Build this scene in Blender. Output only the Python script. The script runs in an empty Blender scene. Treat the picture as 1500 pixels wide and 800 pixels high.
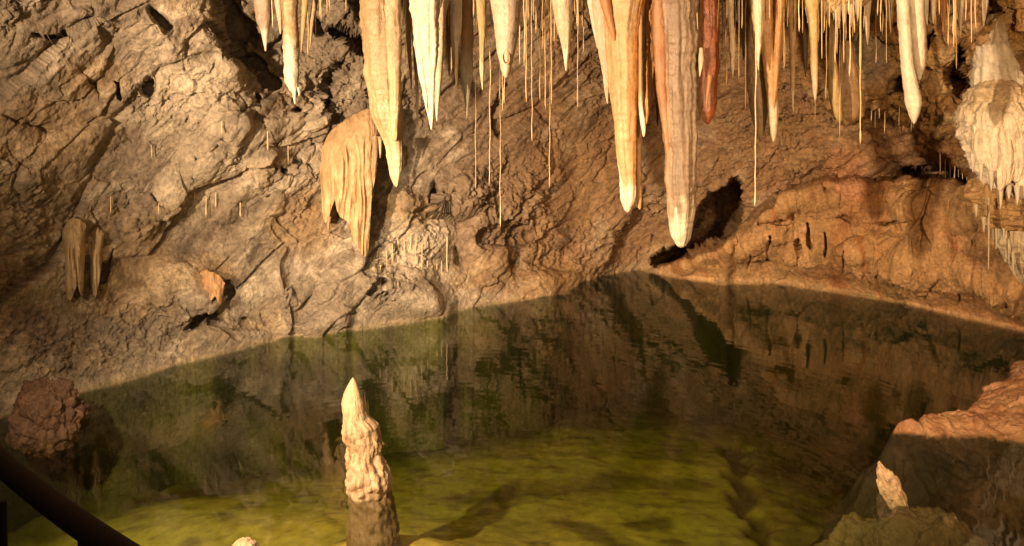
import bpy, math, random
import numpy as np

# ------------------------------------------------------------------ set-up
scn = bpy.context.scene
COL = scn.collection
F, YH, CAMH = 1177.0, 150.0, 3.0          # focal length in photo pixels, eye level row, camera height over the water
rnd = random.Random(7)
f32 = np.float32

def P(px, py, d):
    return np.stack([(px-750.0)/F*d, d+0*px, CAMH-(py-YH)/F*d], -1)

def sstep(a, b, x):
    t = np.clip((x-a)/(b-a), 0, 1)
    return t*t*(3-2*t)

# ------------------------------------------------------------------ noise
_rs = np.random.RandomState(11)
_G = _rs.normal(size=(256, 3)).astype(f32); _G /= np.linalg.norm(_G, axis=1, keepdims=True)
_U = _rs.rand(256, 4).astype(f32)

def _hash(ix, iy, iz, seed):
    with np.errstate(over='ignore'):
        h = (ix.astype(np.uint32)*np.uint32(374761393) + iy.astype(np.uint32)*np.uint32(668265263)
             + iz.astype(np.uint32)*np.uint32(2147483647-58) + np.uint32(seed)*np.uint32(974634777))
        h ^= h >> np.uint32(13); h *= np.uint32(1274126177); h ^= h >> np.uint32(16)
        h *= np.uint32(2246822519); h ^= h >> np.uint32(15)
    return h

def perlin(p, seed=0):
    p = np.asarray(p, dtype=f32)
    sh = p.shape[:-1]; p = p.reshape(-1, 3)
    i = np.floor(p).astype(np.int64); fr = p-i
    u = fr*fr*fr*(fr*(fr*6-15)+10)
    out = np.zeros(len(p), f32)
    for dx in (0, 1):
        wx = u[:, 0] if dx else 1-u[:, 0]
        for dy in (0, 1):
            wy = u[:, 1] if dy else 1-u[:, 1]
            for dz in (0, 1):
                wz = u[:, 2] if dz else 1-u[:, 2]
                g = _G[_hash(i[:, 0]+dx, i[:, 1]+dy, i[:, 2]+dz, seed) & np.uint32(255)]
                out += wx*wy*wz*(g[:, 0]*(fr[:, 0]-dx)+g[:, 1]*(fr[:, 1]-dy)+g[:, 2]*(fr[:, 2]-dz))
    return (out*1.5).reshape(sh)

def fbm(p, oct=4, seed=0, gain=.5, ridged=False):
    s = 0; a = 1.0; tot = 0; q = np.asarray(p, dtype=f32)
    for k in range(oct):
        n = perlin(q, seed+k*17)
        if ridged: n = 1-2*np.abs(n)
        s = s+a*n; tot += a; a *= gain; q = q*2.03+3.1
    return s/tot

def worley(p, seed=0):
    p = np.asarray(p, dtype=f32)
    sh = p.shape[:-1]; p = p.reshape(-1, 3)
    i = np.floor(p).astype(np.int64); n = len(p)
    F1 = np.full(n, 9., f32); F2 = np.full(n, 9., f32); ID = np.zeros(n, np.uint32); V = np.zeros((n, 3), f32)
    for dx in (-1, 0, 1):
        for dy in (-1, 0, 1):
            for dz in (-1, 0, 1):
                h = _hash(i[:, 0]+dx, i[:, 1]+dy, i[:, 2]+dz, seed)
                c = _U[h & np.uint32(255), :3]*.9+.05
                v = p-(i+np.array([dx, dy, dz])+c)
                v = v.astype(f32)
                d = np.sqrt((v*v).sum(1))
                near = d < F1
                F2 = np.where(near, F1, np.minimum(F2, d))
                F1 = np.where(near, d, F1)
                ID = np.where(near, h, ID); V[near] = v[near]
    return F1.reshape(sh), F2.reshape(sh), ID.reshape(sh), V.reshape(sh+(3,))

def facets(p, seed=0, tilt=.9, crack=.35, cw=.12):
    """broken rock: every cell is a plane with its own tilt and step, with an open joint between cells"""
    F1, F2, ID, V = worley(p, seed)
    k = (ID >> np.uint32(8)) & np.uint32(255)
    g = _G[k]
    h = (_U[k, 3]-.5)*.8+tilt*(V*g).sum(-1)
    return h-crack*(1-sstep(0, cw, F2-F1))

# ------------------------------------------------------------------ mesh helpers
def mk(name, V, faces, mat, parent=None, cols=None, smooth=True):
    V = np.asarray(V, dtype=f32).reshape(-1, 3); faces = np.asarray(faces, dtype=np.int32)
    m = bpy.data.meshes.new(name)
    k = faces.shape[1]
    m.vertices.add(len(V)); m.vertices.foreach_set('co', V.ravel())
    m.loops.add(faces.size); m.loops.foreach_set('vertex_index', faces.ravel())
    m.polygons.add(len(faces)); m.polygons.foreach_set('loop_start', np.arange(0, faces.size, k, dtype=np.int32))
    m.polygons.foreach_set('loop_total', np.full(len(faces), k, dtype=np.int32))
    m.polygons.foreach_set('use_smooth', np.full(len(faces), smooth, dtype=bool))
    m.update(calc_edges=True)
    if cols is not None:
        a = m.color_attributes.new('mineral', 'FLOAT_COLOR', 'POINT')
        c = np.ones((len(V), 4), f32); c[:, :3] = np.clip(np.asarray(cols).reshape(-1, 3), 0, 1)
        a.data.foreach_set('color', c.ravel())
    m.materials.append(mat)
    o = bpy.data.objects.new(name, m); COL.objects.link(o)
    if parent is not None: o.parent = parent
    return o

def gridf(nr, nc, wrap=False):
    r = np.arange(nr-1)[:, None]; c = np.arange(nc if wrap else nc-1)[None, :]
    c1 = (c+1) % nc
    return np.stack([r*nc+c, r*nc+c1, (r+1)*nc+c1, (r+1)*nc+c], -1).reshape(-1, 4)

def empty(name, loc=(0, 0, 0)):
    o = bpy.data.objects.new(name, None); COL.objects.link(o); o.location = loc; o.empty_display_size = .1
    return o

def tag(o, label=None, cat=None, group=None, kind=None):
    if label: o['label'] = label
    if cat: o['category'] = cat
    if group: o['group'] = group
    if kind: o['kind'] = kind
    return o

# ------------------------------------------------------------------ materials
def nodes(name):
    m = bpy.data.materials.new(name); m.use_nodes = True
    nt = m.node_tree
    return m, nt, nt.nodes['Principled BSDF'], nt.nodes['Material Output']

def mineral(name, fine=28., amt=.35, bump=.4, dist=.02, rough=(.42, .75), spec=.4, sss=0., stretch=(1, 1, 1), grit=110.):
    """rock or calcite: mineral colour carried by the surface, broken up by grain, pits and wet patches"""
    m, nt, b, out = nodes(name); N = nt.nodes.new; L = nt.links.new
    at = N('ShaderNodeAttribute'); at.attribute_name = 'mineral'
    tc = N('ShaderNodeTexCoord'); mp = N('ShaderNodeMapping'); mp.inputs['Scale'].default_value = stretch
    L(tc.outputs['Object'], mp.inputs['Vector'])
    n1 = N('ShaderNodeTexNoise'); n1.inputs['Scale'].default_value = fine; n1.inputs['Detail'].default_value = 8; n1.inputs['Roughness'].default_value = .68
    n2 = N('ShaderNodeTexNoise'); n2.inputs['Scale'].default_value = fine*.18; n2.inputs['Detail'].default_value = 6; n2.inputs['Distortion'].default_value = .6
    n3 = N('ShaderNodeTexNoise'); n3.inputs['Scale'].default_value = grit; n3.inputs['Detail'].default_value = 4
    for n in (n1, n2, n3): L(mp.outputs[0], n.inputs['Vector'])
    r1 = N('ShaderNodeMapRange'); r1.inputs[1].default_value = .3; r1.inputs[2].default_value = .72
    r1.inputs[3].default_value = 1-amt; r1.inputs[4].default_value = 1+amt; L(n1.outputs[0], r1.inputs[0])
    mul = N('ShaderNodeVectorMath'); mul.operation = 'SCALE'; L(at.outputs['Color'], mul.inputs[0]); L(r1.outputs[0], mul.inputs['Scale'])
    L(mul.outputs[0], b.inputs['Base Color'])
    r2 = N('ShaderNodeMapRange'); r2.inputs[1].default_value = .35; r2.inputs[2].default_value = .65
    r2.inputs[3].default_value = rough[0]; r2.inputs[4].default_value = rough[1]; L(n2.outputs[0], r2.inputs[0])
    L(r2.outputs[0], b.inputs['Roughness'])
    b.inputs['Specular IOR Level'].default_value = spec
    ad = N('ShaderNodeMath'); ad.operation = 'MULTIPLY_ADD'; L(n3.outputs[0], ad.inputs[0]); ad.inputs[1].default_value = .3; L(n1.outputs[0], ad.inputs[2])
    bp = N('ShaderNodeBump'); bp.inputs['Strength'].default_value = bump; bp.inputs['Distance'].default_value = dist
    L(ad.outputs[0], bp.inputs['Height']); L(bp.outputs[0], b.inputs['Normal'])
    if sss:
        b.inputs['Subsurface Weight'].default_value = sss; b.inputs['Subsurface Radius'].default_value = (.05, .025, .01)
        b.inputs['Subsurface Scale'].default_value = .6
    return m

M_rock = mineral('cave_rock', 22., .42, 1.0, .05, (.3, .75), .5)
M_ceil = mineral('ceiling_rock', 14., .3, .7, .04, (.5, .8), .3)
M_bed = mineral('pool_bed_silt', 7., .30, .25, .02, (.8, .95), .1)
M_calc = mineral('calcite', 30., .22, .8, .016, (.26, .62), .5, 0., (1, 1, .55))
M_flow = mineral('flowstone', 24., .28, .8, .02, (.42, .75), .4, 0., (1, 1, .3))
M_clay = mineral('red_clay_rock', 22., .3, .8, .03, (.5, .85), .35)

def water_material():
    m, nt, b, out = nodes('clear_green_water'); N = nt.nodes.new; L = nt.links.new
    nt.nodes.remove(b)
    tr = N('ShaderNodeBsdfTransparent'); tr.inputs[0].default_value = (.97, .98, .93, 1)
    gl = N('ShaderNodeBsdfGlossy'); gl.inputs['Roughness'].default_value = .03; gl.inputs[0].default_value = (1, 1, 1, 1)
    fr = N('ShaderNodeFresnel'); 
    ge = N('ShaderNodeNewGeometry'); mr = N('ShaderNodeMapRange'); mr.inputs[3].default_value = 1.33; mr.inputs[4].default_value = 1/1.33   # same reflectance from above and below
    L(ge.outputs['Backfacing'], mr.inputs[0]); L(mr.outputs[0], fr.inputs['IOR'])
    mx = N('ShaderNodeMixShader'); L(fr.outputs[0], mx.inputs[0]); L(tr.outputs[0], mx.inputs[1]); L(gl.outputs[0], mx.inputs[2])
    L(mx.outputs[0], out.inputs['Surface'])
    tc = N('ShaderNodeTexCoord')
    hs = []
    for (cx, cy, sc, amp) in ((-.9, 6.6, 1.9, 1.2), (1.6, 7.4, 1.5, .9), (.2, 5.2, 2.3, .7)):   # rings from drips
        mp = N('ShaderNodeMapping'); mp.inputs['Location'].default_value = (-cx, -cy, 0); L(tc.outputs['Object'], mp.inputs['Vector'])
        w = N('ShaderNodeTexWave'); w.wave_type = 'RINGS'; w.rings_direction = 'Z'; w.inputs['Scale'].default_value = sc
        w.inputs['Distortion'].default_value = 2.2; w.inputs['Detail'].default_value = 2; w.inputs['Detail Scale'].default_value = .7
        L(mp.outputs[0], w.inputs['Vector'])
        k = N('ShaderNodeMath'); k.operation = 'MULTIPLY'; k.inputs[1].default_value = amp; L(w.outputs['Fac'], k.inputs[0]); hs.append(k)
    nz = N('ShaderNodeTexNoise'); nz.inputs['Scale'].default_value = 3.2; nz.inputs['Detail'].default_value = 3
    mp = N('ShaderNodeMapping'); mp.inputs['Scale'].default_value = (.6, 1.6, 1); L(tc.outputs['Object'], mp.inputs['Vector']); L(mp.outputs[0], nz.inputs['Vector'])
    nk = N('ShaderNodeMath'); nk.operation = 'MULTIPLY'; nk.inputs[1].default_value = .07; L(nz.outputs[0], nk.inputs[0]); acc = nk.outputs[0]
    for k in hs:
        a = N('ShaderNodeMath'); a.operation = 'ADD'; L(acc, a.inputs[0]); L(k.outputs[0], a.inputs[1]); acc = a.outputs[0]
    bp = N('ShaderNodeBump'); bp.inputs['Strength'].default_value = .16; bp.inputs['Distance'].default_value = .0013
    L(acc, bp.inputs['Height']); L(bp.outputs[0], gl.inputs['Normal']); L(bp.outputs[0], fr.inputs['Normal'])
    va = N('ShaderNodeVolumeAbsorption'); va.inputs['Color'].default_value = (.60, .66, .10, 1); va.inputs['Density'].default_value = .26
    L(va.outputs[0], out.inputs['Volume'])
    return m
M_water = water_material()

def metal():
    m, nt, b, out = nodes('dark_painted_metal'); N = nt.nodes.new; L = nt.links.new
    n = N('ShaderNodeTexNoise'); n.inputs['Scale'].default_value = 40; n.inputs['Detail'].default_value = 6
    tc = N('ShaderNodeTexCoord'); L(tc.outputs['Object'], n.inputs['Vector'])
    r = N('ShaderNodeValToRGB'); r.color_ramp.elements[0].color = (.007, .004, .0035, 1); r.color_ramp.elements[1].color = (.024, .014, .011, 1)
    L(n.outputs[0], r.inputs[0]); L(r.outputs[0], b.inputs['Base Color']); b.inputs['Roughness'].default_value = .8; b.inputs['Specular IOR Level'].default_value = .15
    return m
M_metal = metal()

# ------------------------------------------------------------------ the cave wall
SHORE = np.array([(-900, 930), (-500, 800), (-300, 720), (-100, 645), (0, 608), (120, 570), (200, 550), (260, 531), (330, 514), (410, 495),
                  (540, 478), (600, 470), (650, 459), (690, 447), (760, 437), (830, 426), (852, 409), (905, 398), (940, 393),
                  (1000, 406), (1060, 412), (1130, 411), (1200, 420), (1300, 435), (1400, 460), (1500, 483), (1700, 545), (2000, 650), (2400, 780)], float)
def yshore(px): return np.interp(px, SHORE[:, 0], SHORE[:, 1])
def dshore(px): return F*CAMH/(yshore(px)-YH)

CTRL = [(-700, 300, 6.0), (-700, 0, 5.6), (-300, 350, 6.9), (-300, 0, 6.3), (-300, -300, 5.2), (0, 420, 8.0), (0, 250, 8.1), (0, 100, 7.7), (0, -60, 7.1),
        (100, 420, 8.7), (100, 250, 8.8), (120, 100, 8.5), (120, -20, 8.0), (100, -300, 6.0),
        (250, 400, 9.6), (250, 250, 9.7), (250, 120, 9.3), (280, 0, 8.9), (320, 150, 9.6), (320, 60, 9.3),
        (390, 40, 10.6), (420, 150, 10.6), (400, 330, 10.5), (450, 0, 10.4), (500, 250, 11.2), (520, 400, 10.9), (540, 80, 11.2),
        (650, 350, 11.9), (650, 180, 12.0), (650, 40, 11.6), (650, -300, 9.), (760, 330, 12.7), (780, 150, 12.6), (780, 20, 12.2),
        (900, 320, 13.9), (900, 150, 13.4), (900, 20, 12.8), (1000, 330, 14.2), (1000, 150, 13.2), (1000, 0, 12.2),
        (1100, 330, 13.5), (1100, 180, 12.9), (1100, 60, 12.0), (1100, -200, 10.), (1200, 340, 13.2), (1200, 250, 13.1), (1210, 100, 11.6), (1210, 0, 10.9),
        (1330, 380, 12.2), (1330, 290, 12.7), (1340, 180, 11.6), (1340, 80, 10.8), (1340, 0, 10.2), (1480, 430, 11.0), (1480, 330, 11.3),
        (1480, 200, 10.6), (1480, 0, 9.8), (1450, -300, 8.), (1750, 400, 9.2), (1750, 200, 9.0), (1750, 0, 8.2), (2200, 300, 7.2), (2200, 0, 6.6)]
pts = [(x, yshore(x), dshore(x)) for x in np.concatenate([np.linspace(-900, 0, 8), np.linspace(60, 1500, 34), np.linspace(1600, 2300, 6)])]+CTRL
pts = np.array(pts)
def _tps(r2): return np.where(r2 > 1e-9, r2*np.log(np.maximum(r2, 1e-9)), 0)
_A = pts[:, :2]/100.0
_K = _tps(((_A[:, None]-_A[None])**2).sum(-1))
_K[np.arange(len(pts)), np.arange(len(pts))] += .02
_Pm = np.c_[np.ones(len(pts)), _A]
_S = np.block([[_K, _Pm], [_Pm.T, np.zeros((3, 3))]])
_W = np.linalg.solve(_S, np.r_[pts[:, 2], 0, 0, 0])
def base_depth(px, py):
    a = np.stack([px, py], -1)/100.0
    out = _W[-3]+_W[-2]*a[..., 0]+_W[-1]*a[..., 1]
    for k in range(len(pts)):
        out = out+_W[k]*_tps((a[..., 0]-_A[k, 0])**2+(a[..., 1]-_A[k, 1])**2)
    return out

def seg_dist(px, py, poly):
    """distance to a polyline with radii: list of (x, y, r) -> normalised distance"""
    best = np.full(px.shape, 99.0)
    for (x0, y0, r0), (x1, y1, r1) in zip(poly[:-1], poly[1:]):
        dx, dy = x1-x0, y1-y0
        t = np.clip(((px-x0)*dx+(py-y0)*dy)/(dx*dx+dy*dy+1e-9), 0, 1)
        d = np.hypot(px-x0-t*dx, py-y0-t*dy)/(r0+(r1-r0)*t)
        best = np.minimum(best, d)
    return best

# openings and dark pockets in the rock: polyline with radii in photo pixels, depth in metres (positive = into the rock)
POCKETS = [
    ([(1076, 270, 12), (1062, 298, 24), (1040, 340, 26), (1010, 366, 18), (962, 382, 7)], 2.6),
    ([(322, -20, 20), (335, 20, 20), (350, 45, 24), (362, 52, 14)], .8), ([(350, 75, 12), (378, 98, 10)], .5), ([(388, 110, 8), (404, 125, 8)], .4),
    ([(38, 178, 8), (52, 184, 9)], .5), ([(77, 118, 3), (73, 145, 4)], .35), ([(112, 95, 7), (130, 112, 9), (142, 140, 6)], .45),
    ([(45, 45, 5), (75, 52, 4), (100, 55, 5)], .3), ([(225, 15, 6), (245, 40, 8)], .4), ([(218, 118, 6), (222, 135, 8)], .45), ([(168, 120, 4), (166, 148, 4)], .3),
    ([(205, 285, 6), (222, 292, 9), (228, 300, 6)], .4), ([(172, 280, 6), (180, 284, 6)], .3), ([(280, 260, 3), (292, 225, 5)], .3), ([(322, 195, 6), (314, 206, 6)], .3),
    ([(372, 150, 5), (380, 140, 4)], .25), ([(440, 240, 9), (458, 242, 9)], .6), ([(410, 250, 6), (418, 258, 7)], .4), ([(405, 212, 4), (398, 245, 4)], .3),
    ([(430, 160, 8), (445, 185, 7), (455, 205, 7)], .5), ([(487, 40, 6), (515, 62, 14), (530, 75, 10)], .7), ([(495, 90, 8), (480, 130, 9), (478, 160, 8)], .5),
    ([(465, 30, 8), (475, 45, 8)], .4), ([(300, 452, 4), (318, 462, 6), (335, 480, 6), (350, 496, 5)], .35), ([(283, 462, 5), (296, 458, 5)], .3), ([(365, 465, 4), (382, 468, 4)], .3),
    ([(122, 345, 5), (118, 372, 5)], .35), ([(158, 365, 5), (152, 405, 5)], .35), ([(335, 415, 6), (342, 425, 6)], .25),
    ([(665, 365, 5), (668, 382, 7)], .35), ([(560, 410, 10), (545, 430, 6)], .3), ([(612, 464, 3), (640, 459, 4), (656, 452, 3)], .4),
    ([(632, 270, 9), (640, 300, 9), (655, 312, 7)], .55), ([(720, 350, 18), (760, 340, 22)], .3), ([(517, 370, 7), (521, 372, 7)], .3),
    ([(1205, 48, 8), (1208, 54, 8)], .5), ([(1300, 20, 8), (1308, 36, 8)], .5), ([(1300, 125, 12), (1310, 125, 12)], .5), ([(1368, 45, 5), (1362, 70, 5)], .4),
    ([(1405, 70, 6), (1400, 110, 10), (1420, 140, 8)], .9), ([(1440, 20, 12), (1450, 10, 12)], .8), ([(1396, 20, 9), (1398, 10, 9)], .6),
    ([(1330, 250, 7), (1370, 251, 7), (1400, 258, 9), (1420, 275, 8)], .9), ([(1168, 360, 3), (1165, 382, 3)], .2), ([(1130, 350, 3), (1128, 385, 3)], .15),
    ([(1290, 375, 5), (1305, 385, 6)], .3), ([(1265, 394, 4), (1290, 396, 4)], .25), ([(680, 10, 9), (690, 15, 9)], .5), ([(830, 15, 8), (850, 20, 8)], .3),
]
# things that swell out of the wall: (polyline, metres out)
SWELLS = [
    ([(560, 425, 24), (600, 425, 30), (640, 445, 18)], .45), ([(655, 290, 20), (680, 280, 22)], .4), ([(700, 340, 26), (730, 390, 24)], .3),
    ([(590, 305, 20), (620, 345, 28)], .25), ([(840, 405, 18), (800, 418, 22)], .3), ([(300, 425, 24), (315, 430, 22)], .35), ([(250, 415, 26), (230, 440, 24)], .25),
    ([(200, 330, 18), (290, 240, 22), (330, 175, 18)], .3), ([(60, 260, 28), (150, 180, 30), (250, 80, 30)], .25), ([(330, 75, 9), (345, 110, 9)], .3),
    ([(130, 30, 22), (230, 60, 22)], .25), ([(330, 320, 12), (385, 245, 14)], .2), ([(360, 370, 14), (400, 300, 14)], .2), ([(300, 490, 18), (380, 480, 18)], .2),
    ([(1065, 335, 7), (1065, 408, 9)], .3), ([(1212, 225, 14), (1240, 250, 30), (1275, 250, 22)], .35), ([(1100, 400, 12), (1300, 420, 16)], .15),
    ([(1270, 110, 24), (1262, 85, 20)], .45), ([(1265, 140, 18), (1280, 140, 18)], .35), ([(1350, 140, 24), (1390, 175, 26)], .3), ([(1420, 30, 20), (1425, 50, 20)], .3),
    ([(1340, 310, 26), (1380, 330, 30)], .35), ([(1120, 300, 18), (1180, 280, 18)], .25), ([(1180, 390, 20), (1190, 400, 20)], .2), ([(1230, 340, 26), (1260, 400, 22)], .18),
    ([(880, 390, 14), (920, 380, 18)], .2), ([(930, 250, 30), (870, 350, 30)], .22), ([(800, 250, 24), (740, 320, 22)], .18), ([(500, 470, 14), (440, 480, 14)], .2), ([(490, 430, 26), (520, 400, 20)], .22),
]
SWELLS += [([(1105, 345, 16), (1150, 312, 16), (1205, 296, 16)], .30), ([(1215, 300, 14), (1290, 305, 18), (1330, 296, 18)], .30), ([(1345, 300, 24), (1395, 300, 26), (1425, 320, 24)], .35),
           ([(1085, 372, 10), (1140, 352, 12)], .22), ([(1145, 392, 12), (1205, 372, 14)], .2), ([(1240, 372, 12), (1300, 350, 14)], .22), ([(1330, 372, 16), (1400, 372, 20)], .28), ([(1420, 400, 20), (1480, 400, 24)], .25), ([(1000, 392, 8), (1045, 372, 9)], .2)]
SWELLS += [([(411, 370, 4), (413, 430, 5), (417, 492, 7)], .22), ([(423, 420, 3), (424, 491, 5)], .15), ([(518, 185, 14), (540, 175, 18)], .4), ([(505, 240, 24), (530, 260, 22)], .25)]
POCKETS += [([(1128, 345, 2.5), (1124, 382, 3)], .3), ([(1168, 352, 2.5), (1165, 388, 3)], .3), ([(1183, 330, 2.5), (1185, 362, 3)], .28), ([(1212, 345, 2.5), (1211, 372, 3)], .25), ([(1245, 352, 2.5), (1242, 390, 3)], .28), ([(1322, 350, 3), (1318, 398, 3)], .28), ([(1362, 400, 2.5), (1360, 440, 3)], .25), ([(1410, 425, 3), (1408, 452, 3)], .25), ([(1100, 368, 2), (1098, 398, 2)], .25),
            ([(1225, 318, 5), (1265, 330, 5), (1330, 322, 5)], .25), ([(1110, 330, 4), (1160, 322, 4)], .22), ([(1340, 338, 6), (1400, 344, 6)], .25), ([(1200, 268, 4), (1205, 285, 4)], .25), ([(1285, 262, 4), (1290, 280, 4)], .25)]
APRON = np.array([(900, 399), (955, 388), (1000, 372), (1060, 345), (1100, 318), (1150, 285), (1200, 262), (1290, 262), (1330, 252), (1400, 262), (1440, 290), (1500, 330), (1700, 380)], float)
OVER = np.array([(1000, -40), (1090, 20), (1150, 90), (1190, 140), (1230, 178), (1290, 160), (1320, 180), (1350, 215), (1385, 250), (1420, 285), (1470, 330), (1700, 400)], float)

def flow_mask(px, py):
    ya = np.interp(px, APRON[:, 0], APRON[:, 1])
    return sstep(-4, 14, py-ya)*sstep(930, 985, px)

px1 = np.concatenate([np.linspace(-700, -25, 170), np.linspace(-20, 1520, 1240), np.linspace(1524, 2200, 240)])
s1 = np.linspace(0, 1, 400)
NC = len(px1)
PX0 = np.concatenate([np.repeat(px1[None], 24, 0), np.repeat(px1[None], 400, 0)], 0)
ytop = np.linspace(-420, -14, 24)[:, None]+0*px1[None]
ymain = -10+s1[:, None]*(yshore(px1)[None]+3+10)
PY0 = np.concatenate([ytop, ymain], 0)
warp = np.stack([PX0/70, PY0/70, 0*PX0], -1)
wx = fbm(warp, 3, 5)*16; wy = fbm(warp+7, 3, 9)*16
wfade = sstep(0, 60, yshore(PX0)-PY0)
PXw, PYw = PX0+wx, PY0+wy*wfade
D = base_depth(PX0, PY0)
for poly, dep in POCKETS:
    big = dep > 2
    r = seg_dist(PXw if not big else PX0+wx*.7, PYw if not big else PY0+wy*.5*wfade, poly)
    D = D+dep*(wfade if not big else 1)*(1-sstep(.45 if not big else .7, 1.2, r))
for poly, dep in SWELLS:
    r = seg_dist(PXw, PYw, poly)
    D = D-dep*(.55 if poly[0][0] < 420 else (.6 if poly[0][1] > 280 and poly[0][0] > 990 else 1))*(1-sstep(.1, 1.9, r))
# the flowstone apron stands forward of the wall above it; the rock above the right bank overhangs
fm = flow_mask(PXw, PYw)
D = D-.75*fm*sstep(0, 60, yshore(PX0)-PY0)+.25*sstep(46, 4, np.interp(PXw, APRON[:, 0], APRON[:, 1])-PYw)*(1-fm)*sstep(1010, 1080, PX0)
yo = np.interp(PXw, OVER[:, 0], OVER[:, 1])
om = sstep(-3, 10, yo-PYw)*sstep(1060, 1200, PX0)
D = D-.55*om

POS = P(PX0, PY0, D)
def normals(X):
    du = np.gradient(X, axis=1); dv = np.gradient(X, axis=0)
    n = np.cross(du, dv); n /= np.linalg.norm(n, axis=-1, keepdims=True)+1e-9
    flip = (n*X).sum(-1, keepdims=True) > 0
    view = X-np.array([0, 0, CAMH])
    return np.where((n*view).sum(-1, keepdims=True) > 0, -n, n)
# smooth direction for displacement (blurred normals)
NRM = normals(POS)
for _ in range(12):
    NRM[1:-1] = (NRM[:-2]+NRM[1:-1]+NRM[2:])/3; NRM[:, 1:-1] = (NRM[:, :-2]+NRM[:, 1:-1]+NRM[:, 2:])/3
NRM /= np.linalg.norm(NRM, axis=-1, keepdims=True)+1e-9

# strata: the beds rise to the right; coordinates along and across them
ang = math.radians(40)
Q = POS.astype(f32)
al = Q[..., 0]*math.cos(ang)+Q[..., 2]*math.sin(ang)
ac = -Q[..., 0]*math.sin(ang)+Q[..., 2]*math.cos(ang)
QS = np.stack([al*.42, ac*1.0, Q[..., 1]*.6], -1)
QS = QS+.13*np.stack([perlin(Q*.9, 1), perlin(Q*.9, 2), perlin(Q*.9, 3)], -1)
QB = np.stack([al*.8, ac, Q[..., 1]*.8], -1)+.07*np.stack([perlin(Q*1.7, 21), perlin(Q*1.7, 22), perlin(Q*1.7, 23)], -1)
rock = 0.20*fbm(Q*.55, 3, 30)
f1 = facets(QS*1.15, 40, .9, .22, .16); f2 = facets(QS*2.6, 41, .9, .26, .12); f3 = facets(QB*5.2, 42, .9, .25, .1); f4 = facets(QB*11, 43, .9, .2, .12)
str_ = fbm(np.stack([al*1.2, ac*9, Q[..., 1]*2], -1), 4, 50, .55, True)
rid = fbm(Q*2.2, 5, 60, .55, True)
rougharea = sstep(-.25, .35, fbm(Q*.5+9, 2, 77))
tq = ac*3.1+.35*perlin(Q*.7, 51)+.25*perlin(Q*3.6, 52)
ter = (tq-np.floor(tq)); ter = sstep(0, .82, ter)-sstep(.86, 1, ter)          # bedding: slow rise, sharp undercut
tq2 = ac*8.3+.5*perlin(Q*1.2, 53)+.5*perlin(Q*6.1, 54)
ter2 = (tq2-np.floor(tq2)); ter2 = sstep(0, .8, ter2)-sstep(.84, 1, ter2)
bedm = sstep(-.2, .3, fbm(Q*.6+4, 2, 55))
f5 = facets(QB*22, 44, .9, .15, .14)
crust = .28+1.65*sstep(-.12, .3, fbm(Q*.75+2, 3, 57))
W1 = worley(Q*13, 58)[0]
chunk = .55+.6*sstep(300, 480, PX0)*(1-sstep(520, 640, PX0))+.25*sstep(640, 800, PX0)
rock = rock+.15*f1+.085*f2*chunk+.034*f3*crust*chunk+.024*f4*crust+.010*f5*crust+.045*ter*bedm+.016*ter2*(.3+.7*bedm)+.012*str_+.07*fbm(Q*2.4, 5, 61, .62)+crust*(.030*fbm(Q*8, 4, 70, .7)+.020*(.5-W1)+.012*fbm(Q*24, 3, 72, .7))
# flowstone: draped, ribbed down the fall line
SW_ = Q[..., 0]*.75-Q[..., 1]*.66
QF = np.stack([SW_+.06*perlin(Q*1.1, 8), .25*Q[..., 1], Q[..., 2]*.14], -1)
ribs = fbm(QF*4.2+.3*np.stack([perlin(Q*1.5, 4)]*3, -1), 4, 80, .55, True)
ribs2 = fbm(QF*13, 3, 82, .5, True)
dr = fbm(np.stack([al*.7, ac*1.8, Q[..., 1]], -1)*1.6, 4, 85, .5, True)
flow = .24*fbm(Q*.8, 3, 31)+.07*f2*sstep(.0,.3,perlin(Q*.8,89))+(.22)*ribs*(.15+.85*sstep(-.15, .3, perlin(Q*.9, 88)))+.045*ribs2+.02*dr+.012*f3+.05*fbm(Q*2.4, 5, 62, .6)+.02*fbm(Q*7, 4, 71, .6)
knob = fbm(Q*3.2, 5, 90, .6)
over = .22*fbm(Q*.8, 3, 32)+.12*f2+.07*f3+.16*knob+.06*fbm(Q*9, 3, 91, .6, True)
disp = rock*(1-fm)+flow*fm
disp = disp*(1-om*.8)+over*om*.8
wl = sstep(-2, 55, yshore(PX0)-PY0)
disp = disp*(.4+.6*wl)
POS = POS+NRM*disp[..., None]
POS = POS.astype(f32)

# mineral colour of the rock
def C(r, g, b): return np.array([r, g, b], f32)
def mix(a, b, t): return a*(1-t[..., None])+b*t[..., None]
nA = fbm(Q*.7, 4, 100); nB = fbm(Q*1.6, 5, 104, .6); nC = fbm(QS*3, 5, 108, .6); nD = fbm(Q*6, 4, 112, .6)
grey = C(.33, .26, .195); pale = C(.62, .52, .40); ochre = C(.44, .255, .09); dark = C(.10, .065, .042); redb = C(.36, .15, .055); brown = C(.35, .19, .085)
nE = fbm(np.stack([al*2.2, ac*4.5, Q[..., 1]*3], -1), 5, 116, .7); nF = fbm(Q*14, 3, 118, .6)
c = np.broadcast_to(grey, Q.shape).copy()
c = mix(c, np.broadcast_to(brown, Q.shape), sstep(560, 820, PX0)*.75)
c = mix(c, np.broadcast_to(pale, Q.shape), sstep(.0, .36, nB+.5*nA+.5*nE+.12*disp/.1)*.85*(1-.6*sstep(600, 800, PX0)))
def blob(x, y, rx, ry, s=.5): return (1-sstep(s, 1.25, np.hypot((PXw-x)/rx, (PYw-y)/ry)))
oc = np.clip(blob(60, 190, 110, 60)*.6+blob(130, 110, 60, 40)*.6+blob(600, 310, 45, 30)*.8+blob(440, 330, 60, 50)*.8+blob(310, 400, 40, 30)*.7+blob(860, 260, 60, 60)*.3+blob(830, 400, 40, 26)*.7+sstep(.05, .4, nA+.3*nB)*.65, 0, 1)
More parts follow.
